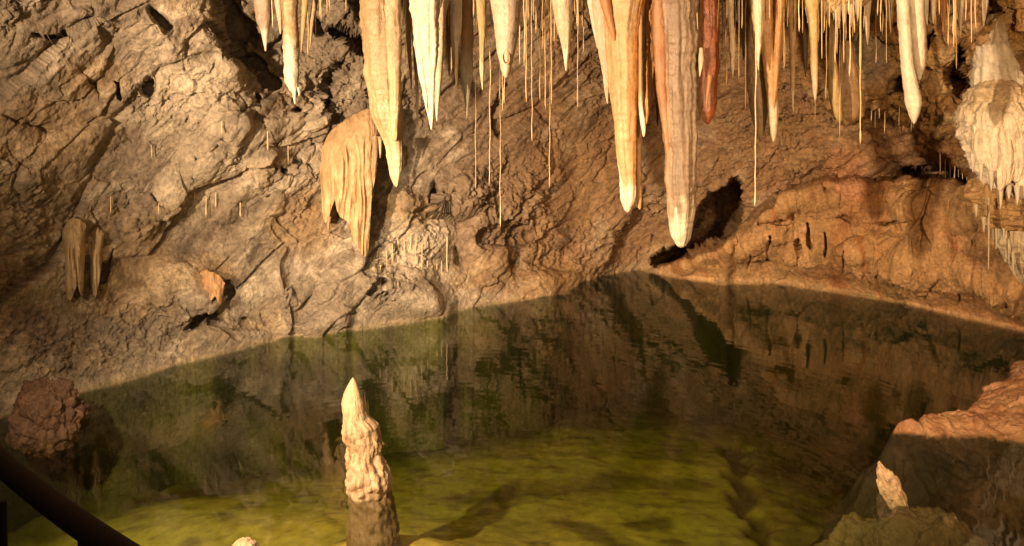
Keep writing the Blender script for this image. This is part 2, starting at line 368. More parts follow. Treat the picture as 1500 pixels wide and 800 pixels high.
c = mix(c, np.broadcast_to(ochre, Q.shape), oc*(.55+.45*nB))
c = mix(c, np.broadcast_to(pale*1.12, Q.shape), np.clip(blob(275, 90, 80, 90)*.5+blob(280, 260, 60, 60)*.5+blob(600, 360, 60, 60)*.45+blob(660, 440, 90, 20)*.5+blob(290, 150, 80, 70)*.35, 0, 1))
c = mix(c, np.broadcast_to(dark, Q.shape), sstep(.08, .42, -nC-.1*rid)*.68)
fl_c = mix(np.broadcast_to(C(.43, .18, .06), Q.shape), np.broadcast_to(C(.52, .30, .135), Q.shape), sstep(-.2, .4, ribs+nB*.6))
fl_c = mix(fl_c, np.broadcast_to(redb, Q.shape), np.clip(sstep(.05, .5, nA+.3*nB)*.5+blob(1235, 380, 18, 80)*.6, 0, 1))
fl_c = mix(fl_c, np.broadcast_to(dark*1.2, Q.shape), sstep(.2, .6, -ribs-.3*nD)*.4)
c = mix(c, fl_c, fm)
sl = blob(1240, 255, 34, 40, .7)
c = mix(c, np.broadcast_to(C(.60, .30, .16), Q.shape), sl*.85)
ov_c = mix(np.broadcast_to(C(.40, .225, .085), Q.shape), np.broadcast_to(C(.55, .38, .20), Q.shape), sstep(-.1, .45, nB+knob*.5))
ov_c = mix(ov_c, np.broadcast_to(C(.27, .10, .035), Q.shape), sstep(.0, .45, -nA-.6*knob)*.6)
ov_c = mix(ov_c, np.broadcast_to(grey*1.25, Q.shape), blob(1270, 85, 40, 40)*.9)
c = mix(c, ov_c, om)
rt = sstep(1040, 1150, PX0)*(1-fm)*(1-om)
c = mix(c, np.broadcast_to(C(.40, .21, .09), Q.shape), rt*.4)
pl = sstep(6, 2, yshore(PX0)-PY0+6*nD)
c = mix(c, np.broadcast_to(C(.60, .43, .26), Q.shape), pl*.28)
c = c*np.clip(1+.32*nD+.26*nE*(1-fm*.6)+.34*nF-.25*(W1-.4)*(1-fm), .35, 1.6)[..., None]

# below the water line the wall carries on down
nb = 22
t = (np.linspace(0, 1, nb)**2.4)[1:, None, None]
last = POS[-1][None]
dirh = -last.copy(); dirh[..., 2] = 0; dirh /= np.linalg.norm(dirh, axis=-1, keepdims=True)
below = last+dirh*(t**1.4*.35)+np.array([0, 0, -3.0], f32)*t
below = below+(.18*t)*NRM[-1][None]*fbm(below*1.5, 4, 130)[..., None]
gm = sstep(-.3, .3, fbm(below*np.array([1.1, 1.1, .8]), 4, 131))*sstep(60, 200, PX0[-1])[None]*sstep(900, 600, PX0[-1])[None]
cb = mix(np.broadcast_to(C(.016, .018, .005), below.shape), np.broadcast_to(C(.125, .125, .022), below.shape), gm)  # dark of far water and its lit green put into the colour
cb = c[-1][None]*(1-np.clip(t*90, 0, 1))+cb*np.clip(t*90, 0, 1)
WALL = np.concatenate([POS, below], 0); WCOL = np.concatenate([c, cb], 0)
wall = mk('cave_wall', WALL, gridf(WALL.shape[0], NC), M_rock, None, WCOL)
tag(wall, kind='structure')

# where the finished wall is, as seen along a photo ray (used to hang draperies and drips on it)
_dm = np.full((340, 640), 99.0)
_pp = POS.reshape(-1, 3); _ok = _pp[:, 1] > 1
_u = ((_pp[:, 0]/_pp[:, 1]*F+750)/2.5).astype(int); _v = ((YH-(_pp[:, 2]-CAMH)/_pp[:, 1]*F)/2.5).astype(int)
_ok &= (_u >= 0) & (_u < 640) & (_v >= 0) & (_v < 340)
np.minimum.at(_dm, (_v[_ok], _u[_ok]), _pp[_ok, 1])
def wall_d(px, py, r=2):
    u, v = int(px/2.5), int(py/2.5)
    w = _dm[max(v-r, 0):v+r+1, max(u-r, 0):u+r+1]
    w = w[w < 90]
    return float(np.median(w)) if len(w) else float(base_depth(np.array(px), np.array(py)))

# ------------------------------------------------------------------ ceiling, pool bed, water
gx, gy = np.meshgrid(np.linspace(-11, 12, 260), np.linspace(-5, 17, 260))
cq = np.stack([gx, gy, 0*gx], -1)
cz = 4.85+.02*np.maximum(gy-9, 0)+.25*fbm(cq*.4, 3, 201)+.18*facets(cq*.8+.5, 202)+.08*facets(cq*2.3+.5, 203)+.05*fbm(cq*3, 3, 204)
cz = np.maximum(cz, 4.5+.03*np.maximum(gy-6, 0))
cc = mix(np.broadcast_to(C(.27, .2, .13), cq.shape), np.broadcast_to(C(.42, .3, .17), cq.shape), sstep(-.3, .4, fbm(cq*1.3, 3, 205)))
tag(mk('cave_ceiling', np.stack([gx, gy, cz], -1), gridf(260, 260), M_ceil, None, cc), kind='structure')

bx, by = np.meshgrid(np.linspace(-9, 10, 420), np.linspace(1.5, 16.5, 340))
bq = np.stack([bx, by, 0*bx], -1)
mound = np.exp(-(((bx+.9)/2.2)**2+((by-5.8)/1.6)**2))
mound2 = np.exp(-(((bx+2.9)/1.6)**2+((by-7.9)/1.0)**2))
bz = -1.25+.52*mound+.30*np.exp(-(((bx+1.0)/.9)**2+((by-6.4)/.7)**2))+.22*mound2-.15*np.maximum(by-7.6, 0)-.07*np.maximum(bx-1, 0)+.09*fbm(bq*.9, 4, 210)+.018*fbm(bq*3.5, 4, 211, .55)
n1 = fbm(bq*.8, 4, 212); n2 = fbm(bq*2.0, 5, 213, .65); n3b = fbm(bq*5+n1[..., None], 5, 214, .65)
def bedline(pix, z=-1.1):
    out = []
    for x_, y_, r_ in pix:
        d_ = F*(CAMH-z)/(y_-YH); out.append(((x_-750)/F*d_, d_, r_))
    return out
wbx = bx+.18*perlin(bq*1.7, 220)+.07*perlin(bq*5, 221); wby = by+.18*perlin(bq*1.7, 222)+.07*perlin(bq*5, 223)
trench = 1-sstep(.3, 1.1, seg_dist(wbx, wby, bedline([(1075, 560, .25), (1085, 620, .2), (1100, 690, .2), (1125, 760, .13), (1140, 830, .12)])))
bz = bz-.10*trench
la, lb = bedline([(190, 722, 0)])[0], bedline([(380, 640, 0)])[0]
sd = ((lb[0]-la[0])*(wby-la[1])-(lb[1]-la[1])*(wbx-la[0]))/math.hypot(lb[0]-la[0], lb[1]-la[1])
bz = bz+.14*sstep(-.15, .45, sd)*sstep(-1.2, -2.2, bx)
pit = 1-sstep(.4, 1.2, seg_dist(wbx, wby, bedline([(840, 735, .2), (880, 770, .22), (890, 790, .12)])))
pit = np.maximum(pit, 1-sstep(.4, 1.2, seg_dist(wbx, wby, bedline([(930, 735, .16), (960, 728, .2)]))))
bc = mix(np.broadcast_to(C(.27, .255, .052), bq.shape), np.broadcast_to(C(.46, .34, .09), bq.shape), np.clip(mound*.9+sstep(-.1, .5, n1)*.5, 0, 1))
bc = mix(bc, np.broadcast_to(C(.10, .075, .03), bq.shape), np.clip(sstep(.05, .4, n2-.25*n1)*.8+sstep(.1, .4, n3b)*.5, 0, .9))
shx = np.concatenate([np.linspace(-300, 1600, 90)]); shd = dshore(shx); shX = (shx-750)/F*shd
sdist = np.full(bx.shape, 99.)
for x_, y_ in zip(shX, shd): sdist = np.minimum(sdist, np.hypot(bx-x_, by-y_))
deepshade = np.clip(sstep(1.3, .1, sdist+1.1*fbm(bq*.9, 4, 230))+.5*sstep(10.0, 14, by+.8*fbm(bq*.7, 3, 231)), 0, 1)  # bed darkened toward shore and far end, standing in for light lost in water
siltm = sstep(1.9, 3.6, bx+.9*fbm(bq*.8, 4, 232)-.12*(by-7))
crackshade = 1-sstep(.2, 1.2, seg_dist(wbx, wby, bedline([(205, 716, .14), (270, 692, .2), (330, 664, .22), (390, 636, .16)])))
crackshade = np.maximum(crackshade, .75*(1-sstep(.2, 1.3, seg_dist(wbx, wby, bedline([(690, 690, .3), (760, 668, .34), (880, 650, .3), (1010, 640, .3)])))))  # stalagmite's shadow end and a dark reflection band painted on the bed
bc = mix(bc, np.broadcast_to(C(.055, .034, .013), bq.shape), siltm*.9)
bc = mix(bc, np.broadcast_to(C(.065, .066, .014), bq.shape), deepshade)
bc = mix(bc, np.broadcast_to(C(.06, .04, .02), bq.shape), np.clip(trench*.8+pit*.7+crackshade*.75, 0, .9))
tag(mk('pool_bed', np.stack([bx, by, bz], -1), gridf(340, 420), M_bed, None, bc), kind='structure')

def water():
    x0, x1, y0, y1, z0 = -9.0, 10.0, 1.4, 16.4, -3.2
    V = [(x0, y0, 0), (x1, y0, 0), (x1, y1, 0), (x0, y1, 0), (x0, y0, z0), (x1, y0, z0), (x1, y1, z0), (x0, y1, z0)]
    Fc = [(0, 1, 2, 3), (7, 6, 5, 4), (0, 4, 5, 1), (1, 5, 6, 2), (2, 6, 7, 3), (3, 7, 4, 0)]
    tag(mk('pool_water', V, Fc, M_water, None, None, False), kind='structure')
water()

# ------------------------------------------------------------------ dripstone builder
ZTOP = 5.15
def spindle(name, prof, d, parent=None, mat=None, seg=40, col=(.62, .47, .29), right=None, left=None, tip=None, tipfrac=.2, streak=None, streak_amt=.6,
            flute=.12, rough=.05, band=.03, seed=0, depth=1.0, up=True, step=1.6, knob=0., kscale=(9, 9, 7), edge=(.1, .5), topcol=None):
    """dripstone from its outline: prof = [(row, centre, width)...] in photo pixels at distance d, top first; the cross-section has real depth"""
    prof = list(prof)
    if up and prof[0][0] <= 2:                       # carry it on up into the ceiling
        ytop_ = YH-(ZTOP-CAMH)/d*F
        y0_, c0_, w0_ = prof[0]
        prof = [(ytop_, c0_+(c0_-prof[-1][1])*.1, w0_*1.25), (ytop_*.5, c0_, w0_*1.1)]+prof
    a = np.array(prof, float)
    n = max(8, int((a[-1, 0]-a[0, 0])/step))
    yy = np.linspace(a[0, 0], a[-1, 0], n)
    if callable(d):
        dd_ = np.array([d(x_, y_) for x_, y_ in zip(np.interp(yy, a[:, 0], a[:, 1]), yy)])
        ks = min(9, n//2*2-1); d = np.convolve(np.pad(dd_, ks//2, 'edge'), np.ones(ks)/ks, 'valid')[:, None]
    if a.shape[0] > 2:                              # smooth the outline a little
        cx = np.interp(yy, a[:, 0], a[:, 1]); w = np.interp(yy, a[:, 0], a[:, 2])
        k = max(1, n//45)
        ker = np.ones(2*k+1)/(2*k+1)
        cx = np.convolve(np.pad(cx, k, 'edge'), ker, 'valid'); wn = np.convolve(np.pad(w, k, 'edge'), ker, 'valid')
        w = np.where(np.arange(n) > n-3, w, wn)
    else:
        cx = np.interp(yy, a[:, 0], a[:, 1]); w = np.interp(yy, a[:, 0], a[:, 2])
    th = np.linspace(0, 2*math.pi, seg, endpoint=False)
    TH, YY = np.meshgrid(th, yy); CX = np.repeat(cx[:, None], seg, 1); W = np.repeat(w[:, None], seg, 1)
    sd_ = seed*7.31
    l1 = perlin(np.stack([yy/34+sd_, 0*yy, 0*yy], -1), 331); l2 = perlin(np.stack([yy/13+sd_, 0*yy+5, 0*yy], -1), 332); l3 = perlin(np.stack([yy/60+sd_, 0*yy+9, 0*yy], -1), 333)
    CX = CX+(l3*w*.05)[:, None]; W = W*(1+.10*l1+.025*l2)[:, None]
    R = W/2/F*d
    Zc = CAMH-(YY-YH)/F*d
    ca, sa = np.cos(TH), np.sin(TH)
    so = np.array([seed*3.7, seed*1.3, seed*2.1])
    qf = np.stack([ca*1.5, sa*1.5, Zc*.55], -1)+so
    fl = fbm(qf, 3, 300+seed, .6)
    X0 = (CX-750)/F*d
    q = np.stack([X0+ca*R, d+sa*R, Zc], -1)
    rn = fbm(q*np.array([14, 14, 6])+so, 4, 320+seed, .65)+.7*sstep(.0, .5, perlin(q*np.array([5, 5, 2.2])+so, 321+seed))*fbm(q*np.array([26, 26, 20])+so, 3, 322+seed, .6)
    bn = perlin(np.stack([ca*.7, sa*.7, Zc*26], -1)+so, 340+seed)
    kn = fbm(q*np.array(kscale)+so, 3, 345+seed, .55, True) if knob else 0
    fl2 = fbm(np.stack([ca*3.6, sa*3.6, Zc*.45], -1)+so, 2, 311+seed, .6, True)
    RR = R*(1+flute*2*fl+flute*.5*(fl2-.15)+rough*2.6*rn+band*2*bn+knob*(kn-.25))
    X = X0+ca*RR; Y = d+sa*RR*depth; Z = Zc+.006*rn
    V = np.stack([X, Y, Z], -1)
    V = np.concatenate([V, V[-1:].mean(1, keepdims=True)+0*V[-1:]+np.array([0, 0, -.002])], 0)
    cN = fbm(np.stack([ca*1.2, sa*1.2, Zc*.8], -1)+so, 4, 360+seed, .6)
    cM = fbm(q*np.array([9, 9, 5])+so, 4, 380+seed, .6)
    base = np.broadcast_to(C(*col), V[:-1].shape)
    k = base
    if topcol is not None: k = mix(k, np.broadcast_to(C(*topcol), k.shape), sstep(.55, .1, (YY-max(a[0, 0], 0))/(a[-1, 0]-max(a[0, 0], 0))+.3*cN))
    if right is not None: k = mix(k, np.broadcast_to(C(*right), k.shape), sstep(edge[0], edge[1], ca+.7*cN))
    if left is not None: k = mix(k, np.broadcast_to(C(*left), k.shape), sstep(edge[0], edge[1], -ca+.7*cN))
    if streak is not None: k = mix(k, np.broadcast_to(C(*streak), k.shape), sstep(.1, .4, cN+.3*cM)*streak_amt)
    if tip is not None:
        t_ = (YY-a[0, 0] if not up else YY-max(a[0, 0], 0))/(a[-1, 0]-max(a[0, 0], 0))
        k = mix(k, np.broadcast_to(C(*tip), k.shape), sstep(1-tipfrac*1.3, 1-tipfrac*.6, t_+.22*cN+.10*cM))
    k = k*np.clip(1+.30*cM+.22*cN, .4, 1.4)[..., None]*.56
    K = np.concatenate([k, k[-1:]], 0)
    return mk(name, V, gridf(V.shape[0], seg, True), mat or M_calc, parent, K)

WHITE = (1.0, .88, .70); CREAM = (.74, .60, .41); TAN = (.62, .42, .22); ORANGE = (.62, .27, .075); REDB = (.30, .085, .025); GREYP = (.30, .205, .135); YEL = (.66, .47, .2); PINK = (.58, .42, .31)
HEROES = []
def stal(prof, d, label, **kw):
    o = spindle('stalactite', prof, d, seed=len(HEROES)+1, **kw)
    tag(o, label, 'stalactite', kw.get('group') or 'stalactites hanging over the pool')
    HEROES.append((prof[min(1, len(prof)-1)][1], o)); return o
def stal_thing(x, d, label):
    o = empty('stalactite', (0, 0, 0)); tag(o, label, 'stalactite', 'stalactites hanging over the pool'); HEROES.append((x, o)); return o

# --- left cluster
stal([(0, 384, 27), (30, 386, 22), (45, 388, 12), (75, 389, 2)], 8.6, 'small pinkish cone stalactite, leftmost of the hanging row', col=PINK, tip=WHITE, tipfrac=.4)
stal([(0, 408, 11), (25, 410, 8), (50, 411, 1.5)], 8.3, 'short slim cream stalactite touching the left side of a white-ended column stalactite', col=CREAM)
t = stal_thing(428, 8.0, 'straight tan stalactite with white lower end and small nub, left of the broad tan one')
spindle('body', [(0, 424, 23), (60, 426, 23), (110, 427, 22), (126, 428, 18), (133, 431, 9), (136, 431, 7)], 8.0, t, col=TAN, tip=WHITE, tipfrac=.55, band=.05, flute=.05, rough=.05, seed=50)
spindle('drip', [(128, 431, 6), (140, 431, 5), (152, 432, 1.5)], 7.98, t, col=WHITE, up=False, seg=16, seed=51)
spindle('drip', [(128, 437, 4), (136, 438, 3), (141, 438, 1)], 7.98, t, col=WHITE, up=False, seg=12, seed=52)
stal([(0, 447, 9), (40, 444, 6), (76, 441, 1.5)], 8.5, 'thin yellowish stalactite close against the right of the white-ended column', col=YEL, seg=20)
stal([(0, 462, 9), (30, 457, 7), (72, 454, 1.5)], 8.6, 'thin leaning ochre stalactite between the white-ended column and the broad tan stalactite', col=TAN, seg=20)
# --- broad tan one
t = stal_thing(560, 7.4, 'broad smooth tan stalactite narrowing to a long off-centre tip')
spindle('body', [(0, 558, 55), (60, 560, 52), (120, 564, 48), (165, 568, 44), (190, 573, 38), (205, 577, 28), (215, 578, 24), (240, 580, 21), (262, 580, 15), (271, 580, 6), (274, 581, 2)], 7.4, t,
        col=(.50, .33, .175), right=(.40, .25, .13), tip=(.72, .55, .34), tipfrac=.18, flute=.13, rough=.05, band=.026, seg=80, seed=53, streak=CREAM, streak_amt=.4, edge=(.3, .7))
spindle('drip', [(205, 557, 4), (214, 557, 3), (228, 557, 1)], 7.36, t, col=TAN, up=False, seg=12, seed=54)
spindle('strand', [(0, 575, 24), (60, 576, 22), (130, 578, 17), (190, 578, 12), (206, 578, 6)], 7.28, t, col=(.60, .41, .23), flute=.14, rough=.12, band=.02, knob=.05, seg=40, seed=55)
# --- white cluster
stal([(0, 596, 10), (60, 599, 7), (95, 601, 5), (130, 603, 1.5)], 7.9, 'slim brown-yellow stalactite squeezed between the broad tan one and the white fluted one', col=(.5, .3, .11), seg=20)
t = stal_thing(626, 7.4, 'large white fluted stalactite tapering to a sharp point, right of the broad tan one')
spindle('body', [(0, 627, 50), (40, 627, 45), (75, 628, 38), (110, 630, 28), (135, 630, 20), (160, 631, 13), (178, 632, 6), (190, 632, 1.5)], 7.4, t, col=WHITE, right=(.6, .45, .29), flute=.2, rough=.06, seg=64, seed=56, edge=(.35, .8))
spindle('strand', [(0, 645, 14), (80, 644, 12), (140, 641, 8), (160, 640, 5), (177, 640, 1.5)], 7.36, t, col=CREAM, flute=.15, seg=24, seed=57)
spindle('strand', [(0, 611, 14), (60, 613, 12), (110, 618, 10), (140, 624, 6), (162, 625, 1.5)], 7.34, t, col=WHITE, flute=.15, seg=24, seed=58)
stal([(0, 604, 10), (90, 609, 6), (135, 611, 5), (160, 611, 4), (186, 612, 1.2)], 7.7, 'slender white-tipped stalactite along the left edge of the large white fluted one', col=TAN, tip=WHITE, tipfrac=.35, seg=18)
stal([(0, 668, 19), (40, 668, 16), (70, 667, 11), (100, 668, 7), (126, 669, 2)], 7.6, 'white stalactite with a yellow translucent end beside the large white fluted one', col=WHITE, tip=YEL, tipfrac=.45)
stal([(0, 684, 14), (50, 684, 17), (85, 684, 18), (110, 684, 16), (140, 684, 9), (160, 684, 4), (173, 684, 1.5)], 7.9, 'brown stalactite ending in a smooth white spear tip', col=(.5, .3, .13), tip=WHITE, tipfrac=.52, streak=ORANGE)
stal([(0, 704, 15), (40, 706, 11), (80, 706, 7), (104, 706, 7), (132, 707, 1.5)], 7.7, 'slim yellow stalactite between the white spear tip and the stubby pink-white cone', col=YEL, tip=CREAM, tipfrac=.3, seg=24)
# stubby cone with a dark socket
t = stal_thing(741, 7.2, 'stubby pink-white cone stalactite with a dark hole near its blunt end')
spindle('body', [(0, 741, 44), (35, 742, 37), (65, 742, 29), (85, 741, 22), (100, 741, 16), (110, 741, 9), (114, 741, 4)], 7.2, t, col=(.79, .66, .5), right=PINK, flute=.05, rough=.03, seg=56, seed=60, edge=(.2, .7), streak=PINK, streak_amt=.35)
def socket():
    th = np.linspace(0, 2*math.pi, 28, endpoint=False); Rr = np.array([1.25, 1.05, .9, .6, .05]); Dp = np.array([-.004, -.012, .0, .02, .03])
    rows = []
    for r_, e_ in zip(Rr, Dp):
        w = 4.2*(1+.12*np.sin(th*2+1)); hh = 9.5*(1+.08*np.sin(th*3))
        px = 741.5+np.cos(th)*w*r_; py = 84+np.sin(th)*hh*r_
        dd = 7.2-.068+e_+.00045*(84-py)*-1
        rows.append(P(px, py, np.full(28, 1.0)*dd))
    V = np.array(rows); cols = np.broadcast_to(C(.16, .055, .02), V.shape).copy(); cols[0] = C(.6, .42, .28); cols[1] = C(.42, .23, .12)
    mk('hole', V, gridf(5, 28, True), M_calc, t, cols)
socket()
stal([(0, 824, 29), (25, 825, 25), (45, 827, 19), (70, 829, 11), (85, 829, 6), (95, 829, 4), (104, 829, 1.2)], 7.3, 'cream cone stalactite with a knobbed needle tip left of the tall orange group', col=CREAM, streak=WHITE, flute=.15, tip=WHITE, tipfrac=.3)
# --- tall orange and grey group
stal([(0, 868, 22), (25, 872, 15), (50, 874, 8), (71, 875, 1.5)], 7.5, 'short white stalactite on the outer left of the tall orange group', col=WHITE, tip=CREAM, tipfrac=.2)
stal([(0, 880, 24), (40, 882, 21), (80, 885, 15), (110, 888, 10), (135, 889, 7), (152, 890, 1.5)], 7.35, 'pinkish pointed stalactite just left of the tall cream-and-orange one', col=(.74, .56, .39), right=(.6, .32, .15), edge=(.2, .6))
t = stal_thing(916, 7.2, 'tall cream-and-orange stalactite with a glowing white tip')
spindle('body', [(0, 918, 56), (50, 914, 46), (110, 914, 40), (170, 916, 33), (230, 918, 27), (260, 920, 25), (290, 920, 22), (302, 919, 14), (308, 919, 7), (311, 919, 2)], 7.2, t, col=(.66, .42, .21), right=(.56, .25, .07), tip=WHITE, tipfrac=.16, flute=.16, rough=.025, band=.026, seg=72, seed=61, edge=(.15, .45))
spindle('strand', [(0, 940, 20), (60, 938, 16), (150, 936, 12), (230, 935, 9), (285, 936, 8), (300, 937, 7), (307, 937, 2)], 7.24, t, col=(.42, .24, .11), tip=(.6, .34, .14), tipfrac=.06, flute=.15, rough=.1, seg=28, seed=62)
spindle('strand', [(0, 886, 16), (30, 893, 12), (50, 898, 8), (60, 901, 2)], 7.08, t, col=(.55, .25, .1), seg=24, seed=63)
stal([(0, 950, 22), (60, 952, 19), (100, 951, 17), (140, 950, 13), (165, 948, 9), (182, 946, 2)], 7.25, 'knobbly orange stalactite wedged between the tall cream one and the tall grey one', col=ORANGE, rough=.14, knob=.08, streak=(.7, .42, .17))
stal([(0, 938, 6), (120, 938, 5), (152, 938, 6), (175, 941, 7), (192, 943, 6), (200, 943, 2)], 7.1, 'white drip with a knobbed end in front of the orange stalactite', col=(.55, .3, .12), tip=WHITE, tipfrac=.28, rough=.12, seg=18)
t = stal_thing(992, 7.0, 'tallest grey-pink stalactite with a white chipped tip, reaching lowest over the pool')
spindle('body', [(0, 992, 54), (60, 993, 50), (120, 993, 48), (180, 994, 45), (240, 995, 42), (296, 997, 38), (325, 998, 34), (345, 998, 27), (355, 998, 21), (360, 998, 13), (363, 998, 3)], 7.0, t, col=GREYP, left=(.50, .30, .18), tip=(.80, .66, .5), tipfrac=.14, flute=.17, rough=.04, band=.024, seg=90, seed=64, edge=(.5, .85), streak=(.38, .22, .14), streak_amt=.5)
spindle('strand', [(0, 966, 22), (60, 967, 22), (130, 970, 17), (180, 975, 12), (230, 979, 7), (262, 980, 2)], 6.97, t, col=(.45, .22, .1), streak=REDB, flute=.15, seg=32, seed=65, streak_amt=.9)
spindle('strand', [(0, 1012, 10), (110, 1013, 7), (190, 1014, 5), (232, 1015, 3.5), (250, 1015, 1.5)], 6.94, t, col=GREYP, tip=WHITE, tipfrac=.3, flute=.1, seg=18, seed=66)
# --- dark red drapery and the right row
t = stal_thing(1036, 7.9, 'dark rust-red stalactite with a rounded end right of the tallest grey one')
spindle('body', [(0, 1036, 32), (60, 1036, 33), (110, 1036, 33), (145, 1036, 29), (165, 1036, 22), (176, 1036, 13), (182, 1036, 3)], 7.9, t, col=REDB, left=(.4, .22, .1), flute=.16, rough=.06, seg=44, seed=67, edge=(.4, .9), depth=.7)
spindle('drip', [(70, 1027, 5), (90, 1027, 8), (102, 1026, 5), (112, 1025, 1.5)], 7.74, t, col=CREAM, up=False, seg=16, seed=68)
spindle('drip', [(110, 1040, 8), (135, 1037, 5), (160, 1034, 1.5)], 7.76, t, col=(.5, .25, .1), up=False, seg=16, seed=69)
stal([(0, 1070, 9), (50, 1072, 8), (68, 1073, 9), (85, 1073, 7), (100, 1073, 5), (114, 1073, 1.2)], 7.8, 'small white knobbly stalactite right of the dark rust-red one', col=CREAM, rough=.2, knob=.12, seg=22)
stal([(0, 1108, 20), (40, 1109, 15), (70, 1110, 10), (85, 1110, 5), (103, 1111, 1.2)], 7.6, 'white cone stalactite in front of a thick grey-brown one', col=WHITE, left=TAN, edge=(.4, .8))
stal([(0, 1102, 30), (80, 1106, 30), (130, 1110, 28), (170, 1112, 22), (195, 1113, 12), (206, 1114, 3)], 8.0, 'thick grey-brown stalactite behind the white cone', col=(.36, .24, .14), streak=GREYP)
t = stal_thing(1130, 7.8, 'orange forked stalactite whose two strands join in a pale tip')
spindle('body', [(0, 1119, 24), (50, 1122, 20), (100, 1126, 17), (135, 1130, 17), (165, 1132, 15), (190, 1133, 12), (202, 1133, 8), (208, 1133, 2)], 7.8, t, col=(.64, .36, .14), tip=CREAM, tipfrac=.35, flute=.1, seg=36, seed=70)
spindle('strand', [(0, 1142, 14), (60, 1139, 10), (110, 1136, 9), (140, 1134, 8), (160, 1133, 3)], 7.76, t, col=(.58, .29, .1), seg=24, seed=71)
stal([(0, 1160, 13), (60, 1161, 9), (90, 1161, 8), (140, 1161, 5), (167, 1162, 1.2)], 8.0, 'slim tan stalactite right of the orange forked one', col=(.5, .32, .16), tip=CREAM, tipfrac=.25, seg=22)
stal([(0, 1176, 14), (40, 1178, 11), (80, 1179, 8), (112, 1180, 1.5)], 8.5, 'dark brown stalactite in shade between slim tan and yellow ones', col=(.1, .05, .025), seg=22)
stal([(0, 1189, 22), (20, 1190, 15), (60, 1192, 11), (110, 1193, 9), (135, 1194, 6), (147, 1194, 2)], 7.9, 'straight yellow stalactite below the pale ceiling ledge', col=YEL, tip=CREAM, tipfrac=.3, seg=28)
t = stal_thing(1225, 8.6, 'curved yellow drapery stalactite with a bulging banana-shaped edge')
spindle('body', [(0, 1221, 16), (50, 1219, 9), (90, 1219, 12), (120, 1222, 17), (150, 1225, 17), (170, 1228, 13), (179, 1231, 4)], 8.6, t, col=YEL, right=(.5, .28, .11), flute=.06, seg=36, seed=72)
spindle('curtain', [(60, 1240, 14), (110, 1243, 30), (150, 1245, 40), (172, 1244, 34), (181, 1240, 12), (184, 1238, 3)], 8.8, t, col=(.42, .25, .12), streak=TAN, flute=.2, rough=.08, seg=40, seed=73, up=False, depth=.6)
stal([(0, 1303, 13), (25, 1304, 8), (49, 1305, 1.5)], 8.3, 'short brown cone stalactite over the grey rock knob', col=(.5, .3, .13), seg=22)
t = stal_thing(1330, 7.8, 'long white stalactite with a swollen smooth end, left one of the white pair')
spindle('body', [(0, 1322, 17), (60, 1326, 17), (100, 1330, 18), (130, 1335, 22), (152, 1338, 22), (168, 1339, 15), (176, 1339, 8), (181, 1339, 2)], 7.8, t, col=WHITE, flute=.05, rough=.02, seg=40, seed=74)
stal([(0, 1341, 24), (50, 1345, 22), (90, 1347, 17), (106, 1347, 11), (114, 1347, 6), (118, 1347, 2)], 7.9, 'shorter white stalactite overlapping the long one, right one of the white pair', col=WHITE, right=CREAM, flute=.06, rough=.02)
stal([(0, 1356, 8), (20, 1357, 5), (36, 1358, 1.2)], 8.0, 'short white spike stalactite just right of the white pair', col=WHITE, seg=16)
stal([(0, 1367, 7), (20, 1367, 5), (35, 1367, 1.2)], 8.05, 'second white spike stalactite from the white pair', col=WHITE, seg=16)
stal([(0, 1408, 12), (22, 1407, 7), (40, 1407, 4), (55, 1407, 1.2)], 8.4, 'pale spike stalactite above the orange pitted rock', col=CREAM, seg=16)
stal([(0, 1443, 9), (20, 1442, 6), (39, 1441, 1.2)], 8.2, 'pale spike stalactite above the cream rounded stump', col=CREAM, seg=16)

t = empty('ceiling_ledge', (0, 0, 0)); tag(t, 'pale yellow ceiling ledge crusted with small drips above the curved yellow drapery', 'rock ledge')
LEDGE = []
def ledge_blob(px, py, d, rad, seed):
    LEDGE.append((px, py, d, rad, seed))
for a_ in [(1192, -14, 8.2, (.16, .2, .22), 31), (1218, -10, 8.15, (.2, .22, .24), 32), (1246, -12, 8.2, (.18, .2, .2), 33), (1180, -30, 8.3, (.2, .25, .25), 34)]: ledge_blob(*a_)
for i, (x, y1, w) in enumerate([(1183, 34, 5), (1190, 44, 6), (1199, 38, 5), (1206, 48, 6), (1213, 36, 5), (1221, 30, 6), (1229, 42, 5), (1237, 34, 6), (1247, 40, 5), (1256, 32, 5)]):
    spindle('drip', [(-8, x, w*2.2), (8, x, w*1.6), (20, x, w), (y1-8, x+.5, w*.6), (y1, x, 1.2)], 8.0+.04*(i % 3), t, col=CREAM, streak=YEL, up=False, seg=14, seed=140+i)
stal([(0, 655, 9), (40, 656, 7), (80, 658, 5), (112, 658, 1.5)], 8.3, 'thin brown stalactite in the gap between the white fluted one and the yellow-ended one', col=(.30, .17, .08), seg=18)
stal([(0, 961, 16), (70, 962, 13), (130, 963, 9), (170, 963, 4), (184, 963, 1.5)], 7.6, 'rust-brown stalactite in the gap behind the orange and grey ones', col=(.38, .14, .05), seg=24)
stal([(0, 1090, 12), (30, 1089, 8), (62, 1089, 5), (88, 1089, 1.3)], 8.3, 'small brown spike left of the white cone and thick grey-brown one', col=(.42, .26, .13), seg=16)
stal([(0, 1146, 11), (30, 1145, 7), (70, 1145, 4), (84, 1145, 1.3)], 8.4, 'small tan spike right of the orange forked one', col=TAN, seg=16)
stal([(0, 1270, 12), (25, 1270, 8), (52, 1271, 5), (66, 1271, 1.3)], 8.5, 'small cream spike beside the grey rock knob', col=CREAM, seg=16)
stal([(0, 1286, 12), (15, 1286, 7), (32, 1287, 1.3)], 8.6, 'stubby tan spike just left of the short brown cone', col=TAN, seg=16)
stal([(0, 1381, 12), (20, 1382, 7), (48, 1382, 1.3)], 8.5, 'small orange spike midway between the white pair and the pale spikes', col=ORANGE, seg=16)

